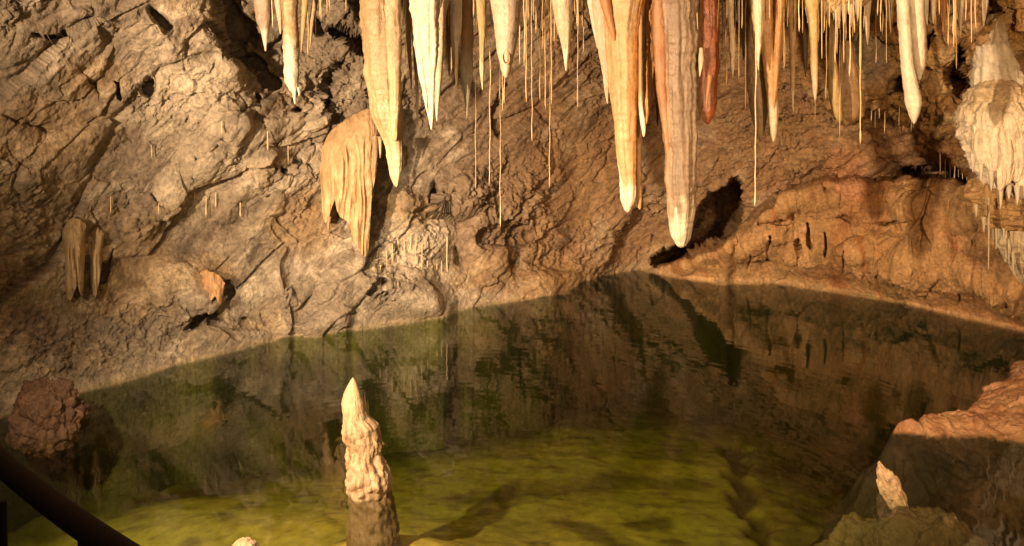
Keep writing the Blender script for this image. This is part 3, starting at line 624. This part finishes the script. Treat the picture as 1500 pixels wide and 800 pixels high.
# ------------------------------------------------------------------ soda straws
def straw(x, y0, y1, d, w=1.8, col=(.60, .43, .22)):
    ys = np.linspace(y0, y1, max(6, int((y1-y0)/7)))
    n = len(ys); seg = 7
    th = np.linspace(0, 2*math.pi, seg, endpoint=False)
    s = rnd.random()*99
    wob = perlin(np.stack([ys/40+s, ys*0, ys*0], -1), 400)*1.7
    lean = rnd.uniform(-.006, .006)
    cx = x+wob+(ys-y1)*lean
    r = (w/2)*(1+.25*perlin(np.stack([ys/9+s, ys*0+3, ys*0], -1), 401))
    r[-1] *= .5; r[-2] *= .95
    if rnd.random() < .5: r[-3:-1] *= 1.6
    r = r*(1+.35*(1-np.linspace(0, 1, n)))*.92
    rr = r[:, None]/F*d
    X = (cx[:, None]-750)/F*d+np.cos(th)*rr; Y = d+np.sin(th)*rr; Z = (CAMH-(ys-YH)/F*d)[:, None]+0*X
    V = np.stack([X, Y, Z], -1); V = np.concatenate([V, V[-1:].mean(1, keepdims=True)+0*V[-1:]], 0)
    k = np.broadcast_to(C(*col), V.shape)*(1+.25*perlin(np.stack([np.r_[ys, ys[-1]]/14+s, 0*np.r_[ys, 0], 0*np.r_[ys, 0]], -1), 402))[:, None, None]
    return mk('straw_stalactite', V, gridf(V.shape[0], seg, True), M_calc, None, k)

def top_row(d): return YH-(ZTOP-CAMH)/d*F
SC = (.56, .38, .19); SW = (.80, .62, .40)
CEIL = [(399, 40, 1.5), (451, 82, 1.8), (470, 30, 2), (479, 22, 2), (591, 40, 2), (656, 70, 1.6), (661, 105, 1.8), (697, 278, 1.4), (693, 70, 1.5), (713, 72, 1.4), (717, 272, 1.4), (733, 333, 1.3),
        (732, 147, 1.4), (736, 163, 1.6), (739, 152, 1.4), (768, 60, 1.6), (771, 150, 2.6), (776, 110, 1.5), (779, 207, 1.2), (782, 30, 2), (787, 62, 1.6), (791, 147, 2), (795, 72, 1.5), (799, 160, 1.8), (803, 60, 1.8),
        (805, 275, 1.9), (808, 153, 2), (812, 60, 1.7), (815, 64, 1.5), (817, 52, 1.5), (846, 157, 1.6), (853, 40, 1.5), (958, 20, 2.4), (987, 24, 2), (1047, 54, 2), (1052, 40, 1.6), (1058, 75, 1.6), (1064, 127, 2.2), (1077, 60, 1.6),
        (1082, 116, 2), (1087, 42, 2), (1092, 160, 2.2), (1106, 302, 2.2), (1125, 52, 1.8), (1149, 103, 2.4), (1144, 46, 1.8), (1153, 40, 1.5), (1170, 46, 2), (1185, 30, 1.8), (1199, 62, 2), (1204, 86, 2), (1210, 146, 2.2),
        (1194, 174, 1.4), (1215, 40, 1.8), (1230, 202, 1.6), (1236, 92, 2), (1239, 60, 2), (1245, 112, 2), (1251, 48, 1.8), (1260, 212, 3.2), (1266, 42, 1.8), (1290, 24, 1.8), (1389, 67, 2.2), (1383, 40, 1.6), (1399, 57, 2), (1415, 30, 1.6), (1376, 22, 1.6)]
hx = sorted([(x, o) for x, o in HEROES], key=lambda t: t[0])
SHORT = {}
def short(o):
    return SHORT[o.name]
for x, o in hx: SHORT[o.name] = None
_names = ['pinkish cone', 'slim cream stalactite', 'white-ended column', 'thin yellowish stalactite', 'leaning ochre stalactite', 'broad tan stalactite', 'slim brown-yellow stalactite', 'slender white-tipped stalactite',
          'white fluted stalactite', 'yellow-ended stalactite', 'white spear tip', 'slim yellow stalactite', 'stubby holed cone', 'cream needle-tipped cone', 'short white stalactite', 'pinkish pointed stalactite',
          'cream-and-orange stalactite']
LM = [(428, 'white-ended column'), (560, 'broad tan stalactite'), (627, 'white fluted stalactite'), (668, 'yellow-ended stalactite'), (684, 'white spear tip'), (706, 'slim yellow stalactite'), (741, 'stubby holed cone'),
      (825, 'cream needle-tipped cone'), (885, 'pinkish pointed stalactite'), (916, 'tall cream-and-orange stalactite'), (993, 'tallest grey stalactite'), (1036, 'rust-red stalactite'), (1073, 'white knobbly stalactite'), (1110, 'white cone'), (1130, 'orange forked stalactite'),
      (1161, 'slim tan stalactite'), (1192, 'straight yellow stalactite'), (1222, 'curved yellow drapery'), (1304, 'short brown cone'), (1330, 'white pair'), (1367, 'second white spike'), (1441, 'cream rounded stump')]
ORD = ['first', 'second', 'third', 'fourth', 'fifth', 'sixth', 'seventh', 'eighth', 'ninth', 'tenth', 'eleventh', 'twelfth', 'thirteenth', 'fourteenth', 'fifteenth', 'sixteenth', 'seventeenth', 'eighteenth', 'nineteenth', 'twentieth', 'twenty-first', 'twenty-second', 'twenty-third', 'twenty-fourth', 'twenty-fifth', 'twenty-sixth', 'twenty-seventh', 'twenty-eighth', 'twenty-ninth', 'thirtieth']
for lo_, hi_, k_ in ((444, 520, 4), (588, 720, 16), (755, 860, 14), (1018, 1150, 18), (1150, 1320, 22), (1352, 1440, 10)):
    for _ in range(k_): CEIL.append((round(rnd.uniform(lo_, hi_), 1), rnd.choice([18, 26, 34, 42, 55, 70, 95])+rnd.uniform(-5, 9), rnd.uniform(1.1, 1.9)))
CEIL.sort()
seen = {}
for (x, y1, w) in CEIL:
    d = rnd.uniform(7.6, 8.7) if x not in (1106, 1260, 987) else (6.9 if x == 987 else 7.4)
    o = straw(x, top_row(d), y1, d, w*(.82 if y1 < 180 else .62), SC if rnd.random() < .6 else SW)
    i = max([k for k, (hx_, _) in enumerate(LM) if hx_ <= x], default=-1)
    a = LM[i][1] if i >= 0 else None; b = LM[i+1][1] if i+1 < len(LM) else None
    n = seen.get(i, 0); seen[i] = n+1
    ln = 'long' if y1 > 180 else ('mid-length' if y1 > 90 else 'short')
    if a and b: lab = f'{ln} hair-thin straw, {ORD[n]} one between {a} and {b}'
    else: lab = f'{ln} hair-thin straw, {ORD[n]} one left of {b}' if b else f'{ln} hair-thin straw, {ORD[n]} one right of {a}'
    tag(o, lab, 'straw stalactite', 'hair-thin soda straws hanging from the ceiling')

def wall_straws(lst, where, group, col=SW, off=.05):
    for i, (x, y0, y1, w) in enumerate(lst):
        d = wall_d(x, y0)-off
        o = straw(x, y0-3, y0+(y1-y0)*.85, d, w*.58, col)
        tag(o, f'{"tiny" if y1-y0 < 30 else "thin"} pale straw, {ORD[i]} from the left {where}', 'straw stalactite', group)
wall_straws([(162, 292, 318, 1.8), (222, 215, 235, 1.5), (232, 300, 318, 1.5), (285, 285, 298, 1.6), (302, 290, 325, 2), (316, 285, 308, 2), (325, 180, 200, 2), (352, 300, 322, 2), (392, 195, 225, 2.6), (422, 215, 245, 1.8)],
            'on the grey rock wall left of the drapery', 'tiny straws on the grey rock wall')
wall_straws([(557, 392, 425, 2), (566, 372, 398, 1.6), (575, 360, 392, 1.6), (583, 352, 380, 1.8), (592, 356, 398, 1.8), (601, 345, 372, 1.6), (609, 350, 385, 1.8), (618, 360, 402, 1.8), (626, 385, 412, 1.6), (633, 392, 425, 1.8), (640, 390, 420, 1.8), (647, 385, 415, 1.6), (655, 350, 438, 2.6)],
            'of the pale fringe above the low boulder', 'fringe of pale straws above the low boulder')
wall_straws([(1276, 160, 180, 1.8), (1282, 164, 192, 1.8), (1288, 160, 176, 1.6), (1296, 165, 202, 2.2), (1317, 160, 192, 1.8), (1334, 178, 196, 1.5), (1338, 178, 190, 1.5)],
            'under the overhang beside the white pair', 'straws under the right overhang')
wall_straws([(1377, 225, 262, 2), (1385, 236, 268, 1.8), (1392, 240, 262, 1.6), (1398, 246, 272, 1.8), (1404, 250, 266, 1.6), (1410, 254, 278, 1.8), (1416, 260, 282, 1.6), (1421, 264, 280, 1.6)],
            'along the dark gap over the flowstone apron', 'straws along the dark gap')

# ------------------------------------------------------------------ drapery flowstone on the wall (left of centre)
def curtain(name, top, bot, d0, parent, col, col2, amp, seed, thick=.12, bulge=.35, pitch=9., rows=190, cols=240, start=20.):
    """curtain of flowstone: top and bottom outline as (x, row) lists; a swelling cap that breaks into folds, with a back and returned edges so it has real thickness"""
    top = np.array(top, float); bot = np.array(bot, float)
    xs = np.linspace(top[0, 0], top[-1, 0], cols); v = np.linspace(0, 1, rows)
    Xc, Vv = np.meshgrid(xs, v)
    y0 = np.interp(xs, top[:, 0], top[:, 1])[None]; y1 = np.interp(xs, bot[:, 0], bot[:, 1])[None]
    y0 = y0+2*perlin(np.stack([xs/6, 0*xs, 0*xs+seed], -1), 506)[None]
    py = y0+(y1-y0)*Vv
    hw = (xs[-1]-xs[0])/2; U = (Xc-(xs[0]+xs[-1])/2)/hw
    edge = np.sqrt(np.clip(1-np.abs(U)**3.2, 0, 1))
    px = Xc+2.2*perlin(np.stack([Xc/30, py/45, 0*Xc+seed], -1), 500)-U*3*Vv
    dy = py-y0
    pr = bulge*edge*(1-np.exp(-dy/34))-.0022*np.maximum(dy-80, 0)
    ph = Xc/pitch+1.5*perlin(np.stack([Xc/26, py/110, 0*Xc+seed], -1), 501)+.5*perlin(np.stack([Xc/9, py/160, 0*Xc+seed], -1), 507)
    tri = np.abs(2*(ph-np.floor(ph+.5))); fold = 1-tri**1.6
    am = amp*(.35+.9*sstep(-.35, .4, perlin(np.stack([Xc/14, py/90, 0*Xc+seed+5], -1), 508)))
    ff = sstep(start, start+45, dy)
    fine = fbm(np.stack([Xc/5, py/30, 0*Xc+seed], -1), 3, 504); lump = fbm(np.stack([Xc/22, py/26, 0*Xc+seed], -1), 3, 503)
    d = d0-pr-am*fold*ff*edge-.05*lump*edge-.014*fine
    Fr = P(px, py, d); Bk = P(px, py-1, d0+.02+thick+0*d)
    t_ = sstep(-.5, .6, (fold-.55)*ff+.7*lump+.5*fine)
    k = mix(np.broadcast_to(C(*col), Fr.shape), np.broadcast_to(C(*col2), Fr.shape), t_)
    nr, nc = Fr.shape[:2]; N = nr*nc
    V = np.concatenate([Fr.reshape(-1, 3), Bk.reshape(-1, 3)])
    f = gridf(nr, nc); fb = f[:, ::-1]+N
    rim = np.concatenate([np.arange(nc), nc-1+nc*np.arange(1, nr), (nr-1)*nc+np.arange(nc-2, -1, -1), nc*np.arange(nr-2, 0, -1)])
    rn = np.roll(rim, -1)
    return mk(name, V, np.concatenate([f, fb, np.stack([rim, rim+N, rn+N, rn], -1)]), M_flow, parent, np.concatenate([k.reshape(-1, 3)]*2))
t = empty('flowstone_drapery', (0, 0, 0)); tag(t, 'tan folded flowstone drapery spilling from the wall below the broad tan stalactite', 'flowstone')
dd = wall_d(510, 250, 6)-.1
T1, T2 = (.46, .295, .15), (.62, .43, .245)
curtain('curtain', [(464, 240), (470, 222), (478, 203), (488, 188), (500, 179), (515, 170), (530, 162), (545, 158), (560, 160)],
        [(464, 262), (468, 300), (471, 322), (475, 328), (480, 318), (485, 302), (489, 294), (493, 308), (498, 318), (505, 322), (510, 326), (514, 342), (518, 354), (524, 360), (530, 372), (536, 377), (541, 370), (545, 330), (548, 275), (552, 258), (556, 235), (560, 205)],
        dd-.04, t, T1, T2, .05, 3, bulge=.40)
spindle('drip', [(200, 549, 10), (225, 550, 7), (248, 549, 4), (260, 548, 1.5)], dd-.4, t, col=T2, up=False, seg=16, seed=75)
spindle('drip', [(200, 556, 7), (215, 557, 5), (232, 557, 1.5)], dd-.4, t, col=T2, up=False, seg=16, seed=76)
spindle('drip', [(318, 482, 6), (330, 481, 4), (340, 481, 1.2)], dd-.5, t, col=T2, up=False, seg=14, seed=77)

def small_drape(label, parts, cols_):
    t = empty('flowstone_drapery', (0, 0, 0)); tag(t, label, 'flowstone')
    for i, pr in enumerate(parts):
        m = pr[len(pr)//2]
        spindle('curtain' if i == 0 else 'drip', pr, (lambda x_, y_, i=i: wall_d(x_, y_, 5)-.01-.02*i), t, col=cols_[i % len(cols_)], up=False, seg=28, seed=80+i+len(label), flute=.25, rough=.12, knob=.12, streak=(.30, .17, .07), streak_amt=.6, depth=.7, mat=M_flow)
t = empty('flowstone_drapery', (0, 0, 0)); tag(t, 'pale beige pair of hanging flowstone lobes low on the dim left wall', 'flowstone')
curtain('curtain', [(90, 338), (98, 324), (108, 318), (118, 322), (126, 330)], [(90, 420), (96, 438), (101, 441), (107, 428), (113, 416), (118, 428), (122, 436), (126, 425)], wall_d(108, 380, 8)+.04, t, (.33, .235, .13), (.46, .34, .2), .05, 12, bulge=.26, pitch=11., rows=110, cols=120)
curtain('curtain', [(128, 345), (135, 335), (143, 333), (152, 342)], [(128, 412), (133, 432), (138, 437), (144, 420), (149, 405), (152, 395)], wall_d(140, 380, 8)+.04, t, (.33, .235, .13), (.46, .34, .2), .05, 14, bulge=.24, pitch=10., rows=110, cols=100)
t = empty('flowstone_drapery', (0, 0, 0)); tag(t, 'rusty orange flowstone apron with dripping edge above the pool on the left', 'flowstone')
curtain('curtain', [(276, 412), (286, 402), (300, 396), (314, 399), (322, 405), (330, 415)], [(276, 432), (281, 447), (285, 436), (292, 430), (299, 446), (304, 438), (311, 440), (317, 434), (323, 444), (327, 447), (330, 436)], wall_d(303, 418, 8)+.05, t, (.34, .17, .07), (.46, .29, .15), .035, 16, bulge=.2, pitch=10., rows=90, cols=150)

# ------------------------------------------------------------------ big cream formation on the right
t = empty('flowstone_formation', (0, 0, 0)); tag(t, 'big cream cauliflower flowstone mass with dripping fringe at the right edge', 'flowstone')
spindle('dome', [(112, 1462, 30), (120, 1463, 52), (132, 1464, 76), (155, 1468, 100), (176, 1473, 112), (200, 1477, 112), (222, 1481, 104), (240, 1484, 96), (262, 1487, 84), (285, 1490, 66), (303, 1493, 34)], 9.52, t, col=(.92, .70, .44), streak=(.50, .33, .17), streak_amt=.6, tip=(1.25, 1.06, .8), tipfrac=.7,
        flute=.14, rough=.07, knob=.15, kscale=(7, 7, 3.2), band=.008, seg=170, step=.9, seed=90, up=False, mat=M_flow)
spindle('lower_mass', [(250, 1480, 70), (285, 1472, 86), (310, 1474, 84), (330, 1482, 70), (348, 1490, 52), (360, 1494, 30)], 9.66, t, col=(.58, .35, .15), streak=(.68, .48, .24), flute=.18, rough=.1, knob=.2, kscale=(8, 8, 4), seg=150, step=.9, seed=91, up=False, mat=M_flow)
spindle('fringe', [(335, 1488, 40), (352, 1489, 46), (375, 1491, 36), (392, 1493, 22), (405, 1494, 10), (414, 1495, 2)], 9.4, t, col=(.72, .58, .38), flute=.5, rough=.1, knob=.3, kscale=(14, 14, 2.5), seg=110, step=.9, seed=92, up=False, mat=M_flow)
for i, (x, y0, y1, w) in enumerate([(1427, 172, 222, 24), (1432, 178, 246, 28), (1447, 165, 262, 30), (1464, 185, 272, 28), (1480, 172, 268, 32), (1495, 190, 285, 30), (1440, 150, 205, 32), (1472, 150, 215, 34), (1434, 205, 245, 16), (1456, 225, 280, 18), (1488, 235, 292, 18)]):
    x += 9; dx_ = (x-1479)/58.0
    spindle('lobe', [(y0, x, w*.4), (y0+(y1-y0)*.25, x, w*.9), (y0+(y1-y0)*.6, x+1, w), (y0+(y1-y0)*.82, x+1, w*.7), (y1-3, x, w*.35), (y1, x, w*.1)], 9.52-.36*math.sqrt(max(.05, 1-dx_*dx_))-.03, t, col=(1.1, .9, .63), tip=(1.3, 1.1, .84), tipfrac=.7, streak=(.65, .45, .25), streak_amt=.4, flute=.25, rough=.1, knob=.12, kscale=(12, 12, 6), seg=60, step=.9, seed=120+i, up=False, mat=M_flow)
for i, (x, y0, y1, w) in enumerate([(1425, 225, 252, 7), (1437, 240, 266, 7), (1452, 250, 280, 9), (1466, 262, 305, 8), (1478, 268, 292, 9), (1490, 272, 300, 9), (1448, 290, 396, 4), (1470, 335, 350, 6), (1459, 335, 365, 3), (1478, 350, 388, 7), (1484, 370, 402, 5), (1430, 300, 318, 6), (1441, 318, 340, 7)]):
    spindle('drip', [(y0, x, w), ((y0+y1)/2, x+.5, w*.7), (y1, x, 1.3)], 9.52-.25-.1*(i % 3), t, col=WHITE if i < 6 else CREAM, up=False, seg=16, seed=93+i)
o = spindle('stalagmite', [(21, 1455, 8), (25, 1456, 20), (34, 1458, 26), (50, 1458, 28), (60, 1457, 32), (67, 1453, 42), (90, 1457, 52), (110, 1460, 56), (128, 1463, 60), (140, 1465, 64)], 9.6, None, col=(.52, .38, .23), tip=WHITE, tipfrac=.66, flute=.26, rough=.08, knob=.14, band=.02, seg=64, seed=110, up=False, mat=M_flow)
tag(o, 'cream stepped stump standing on the big cauliflower mass at the right edge', 'stalagmite')
o = spindle('stalagmite', [(9, 1484, 8), (14, 1485, 24), (26, 1485, 30), (45, 1486, 28), (55, 1487, 34), (100, 1489, 40), (140, 1492, 56), (170, 1494, 64)], 9.85, None, col=(.42, .27, .15), streak=(.5, .34, .2), flute=.1, rough=.05, band=.03, seg=56, seed=111, up=False, mat=M_flow)
tag(o, 'brown rounded stump behind and right of the cream stepped stump', 'stalagmite')

# ------------------------------------------------------------------ stalagmite standing in the pool
dS = 6.22
prof = [(553, 517, 1), (557, 517, 7), (566, 516.5, 16), (577, 516, 25), (590, 517, 32), (602, 519, 33), (610, 521, 34), (616, 525, 40), (622, 528, 47), (640, 531, 50), (652, 534, 46), (662, 533, 45), (668, 534, 47), (676, 537, 51), (690, 540, 57), (700, 541, 61), (712, 540, 60), (718, 540, 58), (726, 543, 61), (760, 546, 66), (800, 548, 72), (860, 552, 82), (900, 552, 88)]
def pool_stalagmite():
    a = np.array(prof, float); n = 330; seg = 120
    yy = np.interp(np.linspace(0, 1, n), [0, .72, 1], [553, 722, 900])
    cx = np.interp(yy, a[:, 0], a[:, 1]); w = np.interp(yy, a[:, 0], a[:, 2])
    th = np.linspace(0, 2*math.pi, seg, endpoint=False)
    TH, YY = np.meshgrid(th, yy); R = (w/2/F*dS)[:, None]; Z = CAMH-(YY-YH)/F*dS
    ca, sa = np.cos(TH), np.sin(TH)
    q = np.stack([ca*.2, sa*.2, Z*.8], -1)
    lumpy = (.12+.88*sstep(585, 630, YY+9*perlin(np.stack([ca*1.5, sa*1.5, Z*0], -1), 606)))*(1-.4*sstep(718, 760, YY))
    F1, F2, ID, Vc = worley(np.stack([ca*1.9, sa*1.9, Z*8], -1), 601)
    F1b, _, _, _ = worley(np.stack([ca*4.2, sa*4.2, Z*15], -1), 603)
    dr = fbm(np.stack([ca*2.2, sa*2.2, Z*2.0], -1), 3, 602, .5, True)
    lumpy = lumpy*(.45+.9*sstep(-.3, .4, fbm(np.stack([ca*.9, sa*.9, Z*4], -1), 3, 607)))
    RR = R*(1.02+.10*lumpy*perlin(np.stack([ca*.6, sa*.6, Z*11], -1), 608)+lumpy*(.15*(.62-F1)+.26*(.5-F1b)+.15*dr)+.05*fbm(q*20, 3, 604)+.02*fbm(q*60, 3, 605))
    V = np.stack([((cx-750)/F*dS)[:, None]+ca*RR, dS+sa*RR, Z+0*RR-.02*lumpy*F1], -1)
    col = mix(np.broadcast_to(C(.33, .225, .135), V.shape), np.broadcast_to(C(.17, .095, .045), V.shape), sstep(.35, .8, F1)*lumpy*.8)
    col = mix(col, np.broadcast_to(C(.10, .062, .025), V.shape), sstep(716, 719, YY))  # darker below the waterline, underwater dimness painted into the colour
    o = mk('stalagmite', V, gridf(n, seg, True), M_flow, None, col)
    tag(o, 'pale knobbly stalagmite with a smooth bullet-shaped top standing alone in the pool', 'stalagmite')
pool_stalagmite()

# ------------------------------------------------------------------ boulders and the red spit
def boulder(loc, rad, label, col, col2, seed, rough=.25, lean=0., name='boulder', facet=.12, under=None, mat=None, n=110, knob=0.):
    th = np.linspace(0, math.pi, n); ph = np.linspace(0, 2*math.pi, n*2, endpoint=False)
    PH, TH = np.meshgrid(ph, th)
    u = np.stack([np.sin(TH)*np.cos(PH), np.sin(TH)*np.sin(PH), np.cos(TH)], -1)
    s = seed*5.3
    r = 1+rough*fbm(u*1.5+s, 4, 700+seed)+facet*facets(u*2.2+s, 701+seed)+.06*fbm(u*7+s, 4, 702+seed, .6, True)
    if knob:
        F1, _, _, _ = worley(u*3.2+s, 703+seed); r = r+knob*(.6-F1)
    V = u*r[..., None]*np.array(rad)
    V[..., 0] += lean*V[..., 2]
    V = V+np.array(loc)
    k = mix(np.broadcast_to(C(*col), V.shape), np.broadcast_to(C(*col2), V.shape), sstep(-.25, .35, fbm(u*3+s, 4, 705+seed, .6)))
    if under is not None: k = mix(k, np.broadcast_to(C(*under), V.shape), sstep(.02, -.04, V[..., 2]))
    o = mk(name, V, gridf(n, n*2, True), mat or M_clay, None, k)
    return tag(o, label, 'rock')
def W(px, py): # point on the water surface seen at that pixel
    d = F*CAMH/(py-YH); return ((px-750)/F*d, d)
tf_ = [o for o in bpy.data.objects if o.name == 'flowstone_formation'][0]
for px_, py_, d_, rad_, sd_ in [(1552, 215, 9.72, (.72, .5, .95), 41), (1575, 40, 9.8, (.66, .5, .8), 42), (1590, 380, 10.0, (.7, .5, .7), 43)]:
    o_ = boulder(tuple(P(np.array(float(px_)), np.array(float(py_)), np.array(d_))), rad_, 'x', (.40, .24, .10), (.52, .36, .19), sd_, .3, name='root', n=110, mat=M_flow)
    del o_['label']; del o_['category']; o_.parent = tf_
for (px_, py_, d_, rad_, sd_) in LEDGE:
    p_ = P(np.array(float(px_)), np.array(float(py_)), np.array(d_))
    o_ = boulder(tuple(p_), rad_, 'x', (.50, .34, .15), (.66, .50, .28), sd_, .35, name='body', n=50)
    del o_['label']; del o_['category']; o_.parent = bpy.data.objects['ceiling_ledge']
x, y = W(52, 640)
boulder((x-.03, y+.25, .08), (.27, .3, .33), 'dim reddish clustered boulder at the left pool edge', (.085, .043, .026), (.13, .07, .042), 1, .45, knob=.22)
x, y = W(1306, 725)
boulder((x+.02, y+.16, -.86), (.50, .42, .50), 'submerged brown boulder below the pale rock tip in the right of the pool', (.09, .065, .028), (.13, .095, .038), 3, .5, under=(.13, .10, .038), facet=.04)
boulder((x+.03, y+.06, .01), (.08, .08, .17), 'small pale rock tip breaking the water above the submerged boulder', (.66, .44, .26), (.78, .58, .38), 2, .4, n=80, lean=-.4)
x, y = W(1387, 760)
boulder((x, y+.1, -.52), (.42, .4, .48), 'second submerged boulder whose crown just breaks the water right of the pale tip', (.16, .12, .045), (.5, .33, .2), 4, .5, under=(.13, .10, .038), facet=.04)
x, y = W(357, 800)
boulder((x, y+.02, -.085), (.10, .11, .11), 'small pale rock poking out of the water at the lower edge', (.42, .28, .17), (.52, .37, .23), 5, .3, n=60)
x, y = W(455, 815)
boulder((x, y, -.12), (.14, .10, .14), 'dark wet rock just under the water near the small pale rock', (.1, .07, .04), (.14, .1, .05), 6, .3, n=60)

def spit():
    u = np.linspace(0, 1, 300); v = np.concatenate([np.linspace(-5, -1.3, 70), np.linspace(-1.27, 1.27, 130), np.linspace(1.3, 2.4, 30)])
    U, Vv = np.meshgrid(u, v, indexing='ij')
    cxn = np.interp(u, [0, .1, .2, .35, .6, 1], [2.85, 3.58, 3.85, 4.35, 5.4, 7.2]); cyn = np.interp(u, [0, .1, .2, .35, .6, 1], [7.38, 7.42, 7.45, 7.55, 7.9, 8.4])
    hw = np.interp(u, [0, .1, .13, .17, .23, .35, .5, .65, 1], [.22, .10, .12, .15, .2, .38, .75, 1.1, 1.6]); hh = np.interp(u, [0, .1, .14, .2, .28, .38, .48, .62, 1], [0, .03, .07, .06, .05, .05, .12, .25, .5])
    Vi = np.clip(Vv, -1, 1); Vo = Vv-Vi
    X = cxn[:, None]+.1*Vi-.05*Vo+.12*Vo*perlin(np.stack([U*9, Vv*.6, 0*U], -1), 812)+sstep(.16, 0, U)*(Vo < 0)*(.55*perlin(np.stack([Vv*1.1, 0*U, 0*U+.4], -1), 814)+.3*perlin(np.stack([Vv*2.7, U*30, 0*U+.4], -1), 815)); Y = cyn[:, None]+.42*Vo+(hw*(1+.25*np.sin(u*31)*np.exp(-u*2)))[:, None]*1.1*Vi+.05*perlin(np.stack([u*14, 0*u, 0*u], -1), 807)[:, None]
    av = np.abs(Vv); prof_ = np.where(av < 1, 1-av**2.2, 0)
    q = np.stack([X, Y, 0*X], -1)
    nz = .14*fbm(q*2.2, 4, 801)+.08*facets(q*3.6+.3, 802)+.04*facets(q*9+.3, 806)+.05*fbm(q*10, 4, 803, .65, True)
    Z = hh[:, None]*prof_-.06*np.minimum(av, 1)**2-np.maximum(av-1, 0)*np.where(Vv < 0, .24, .6)+nz*(.38+.8*hh[:, None])
    Z = Z-np.maximum(.1-U, 0)*10+.25*sstep(.1, .06, U)*fbm(q*3, 3, 811)
    k = mix(np.broadcast_to(C(.36, .175, .085), q.shape), np.broadcast_to(C(.50, .29, .16), q.shape), sstep(-.3, .35, fbm(q*3, 4, 804, .6)))
    k = mix(k, np.broadcast_to(C(.26, .11, .06), q.shape), sstep(.2, .5, fbm(q*5, 4, 805, .6))*.7)
    k = mix(k, np.broadcast_to(C(.024, .017, .007), q.shape)*(1+.6*fbm(q*2.5, 4, 813))[..., None], sstep(.0, -.03, Z))  # submerged flank near black, painting in the dark of the water
    o = mk('rock_spit', np.stack([X, Y, Z], -1), gridf(300, 230), M_clay, None, k)
    tag(o, 'reddish clay-coloured rock spit reaching into the pool from the right', 'rock')
spit()

# ------------------------------------------------------------------ railing of the walkway, lower left
def tube(name, pts_, r, parent, seg=20):
    p = np.array(pts_, float); n = len(p); V = []
    for i in range(n):
        tdir = p[min(i+1, n-1)]-p[max(i-1, 0)]; tdir /= np.linalg.norm(tdir)
        s = np.cross(tdir, [0, 0, 1.0]); s = s if np.linalg.norm(s) > 1e-3 else np.array([1., 0, 0]); s /= np.linalg.norm(s); w_ = np.cross(s, tdir)
        th = np.linspace(0, 2*math.pi, seg, endpoint=False)
        V.append(p[i]+r*(np.cos(th)[:, None]*s+np.sin(th)[:, None]*w_))
    V = np.array(V)
    V = np.concatenate([V[:1].mean(1, keepdims=True)+0*V[:1], V, V[-1:].mean(1, keepdims=True)+0*V[-1:]])
    return mk(name, V, gridf(len(V), seg, True), M_metal, parent)
t = empty('railing', (-1.2, 2.0, 0)); tag(t, 'dark metal railing pipe crossing the lower left corner in front of the pool', 'railing')
inv = np.array([1.2, -2.0, 0])
A_ = P(np.array(-120.), np.array(560.), np.array(2.6)); B_ = P(np.array(300.), np.array(884.), np.array(1.75))
rail = [A_+(B_-A_)*k+np.array([0, 0, -.05])*math.sin(max(0, min(1, k))*math.pi) for k in np.linspace(-.3, 1.25, 24)]
tube('rail', [q_+inv for q_ in rail], .031, t)
def on_rail(k): return A_+(B_-A_)*k+np.array([0, 0, -.05])*math.sin(max(0, min(1, k))*math.pi)
b0 = P(np.array(4.), np.array(735.), np.array(2.35)); tube('baluster', [b0+inv, b0+inv+np.array([.004, 0, -.25]), b0+inv+np.array([.008, 0, -1.2])], .011, t)
pa = on_rail(.69)
tube('post', [pa+inv+np.array([0, 0, -.02]), pa+inv+np.array([0, 0, -1.]), np.array([pa[0], pa[1], -1.4])+inv], .028, t)

# ------------------------------------------------------------------ lamps of the show cave and added fill lamps (outside the frame), world, camera
def spot(name, loc, target, power, angle, blend, colr, size=.06):
    l = bpy.data.lights.new(name, 'SPOT'); l.energy = power; l.spot_size = math.radians(angle); l.spot_blend = blend; l.color = colr; l.shadow_soft_size = size
    o = bpy.data.objects.new(name, l); COL.objects.link(o); o.location = loc
    from mathutils import Vector
    o.rotation_euler = (Vector(target)-Vector(loc)).to_track_quat('-Z', 'Y').to_euler()
    return o
WARM = (1.0, .74, .42)
spot('cave_and_fill_lamp', (-4.8, .8, 3.1), (.6, 10, 4.0), 8700, 76, .8, (1.0, .70, .41), .1)
spot('cave_and_fill_lamp', (3.0, .6, 3.6), (4.6, 11, 2.3), 2300, 70, .8, (1.0, .60, .28), .3)
spot('cave_and_fill_lamp', (-2.9, 1.8, 3.9), (-.7, 8.3, -1.0), 4100, 70, .75, (1.0, .74, .44), .05)
spot('cave_and_fill_lamp', (1.6, 5.0, 4.3), (.8, 7.4, -1), 220, 105, .9, (1.0, .74, .42), .3)  # added fill from above to brighten the pool bed
spot('cave_and_fill_lamp', (.8, -1.2, 3.9), (.2, 11, 2.2), 560, 75, .9, (1.0, .68, .38), .9)  # added broad fill near the camera, softening hard shadows

w = bpy.data.worlds.new('World'); scn.world = w; w.use_nodes = True
bg = w.node_tree.nodes['Background']; bg.inputs[0].default_value = (1.0, .72, .45, 1); bg.inputs[1].default_value = .006

cam = bpy.data.cameras.new('camera'); co = bpy.data.objects.new('camera', cam); COL.objects.link(co)
co.location = (0, 0, CAMH); co.rotation_euler = (math.radians(90), 0, 0)
cam.sensor_width = 36; cam.lens = F/1500*36; cam.shift_y = -(400-YH)/1500; cam.clip_end = 200; cam.clip_start = .05
scn.camera = co

vs = scn.view_settings
vs.view_transform = 'Standard'; vs.look = 'None'; vs.exposure = 0; vs.gamma = 1
scn.render.engine = 'CYCLES'
cy = scn.cycles
cy.max_bounces = 6; cy.diffuse_bounces = 3; cy.glossy_bounces = 3; cy.transparent_max_bounces = 8; cy.volume_bounces = 0
cy.use_denoising = True; cy.sample_clamp_indirect = 3.0
cy.caustics_reflective = False; cy.caustics_refractive = False
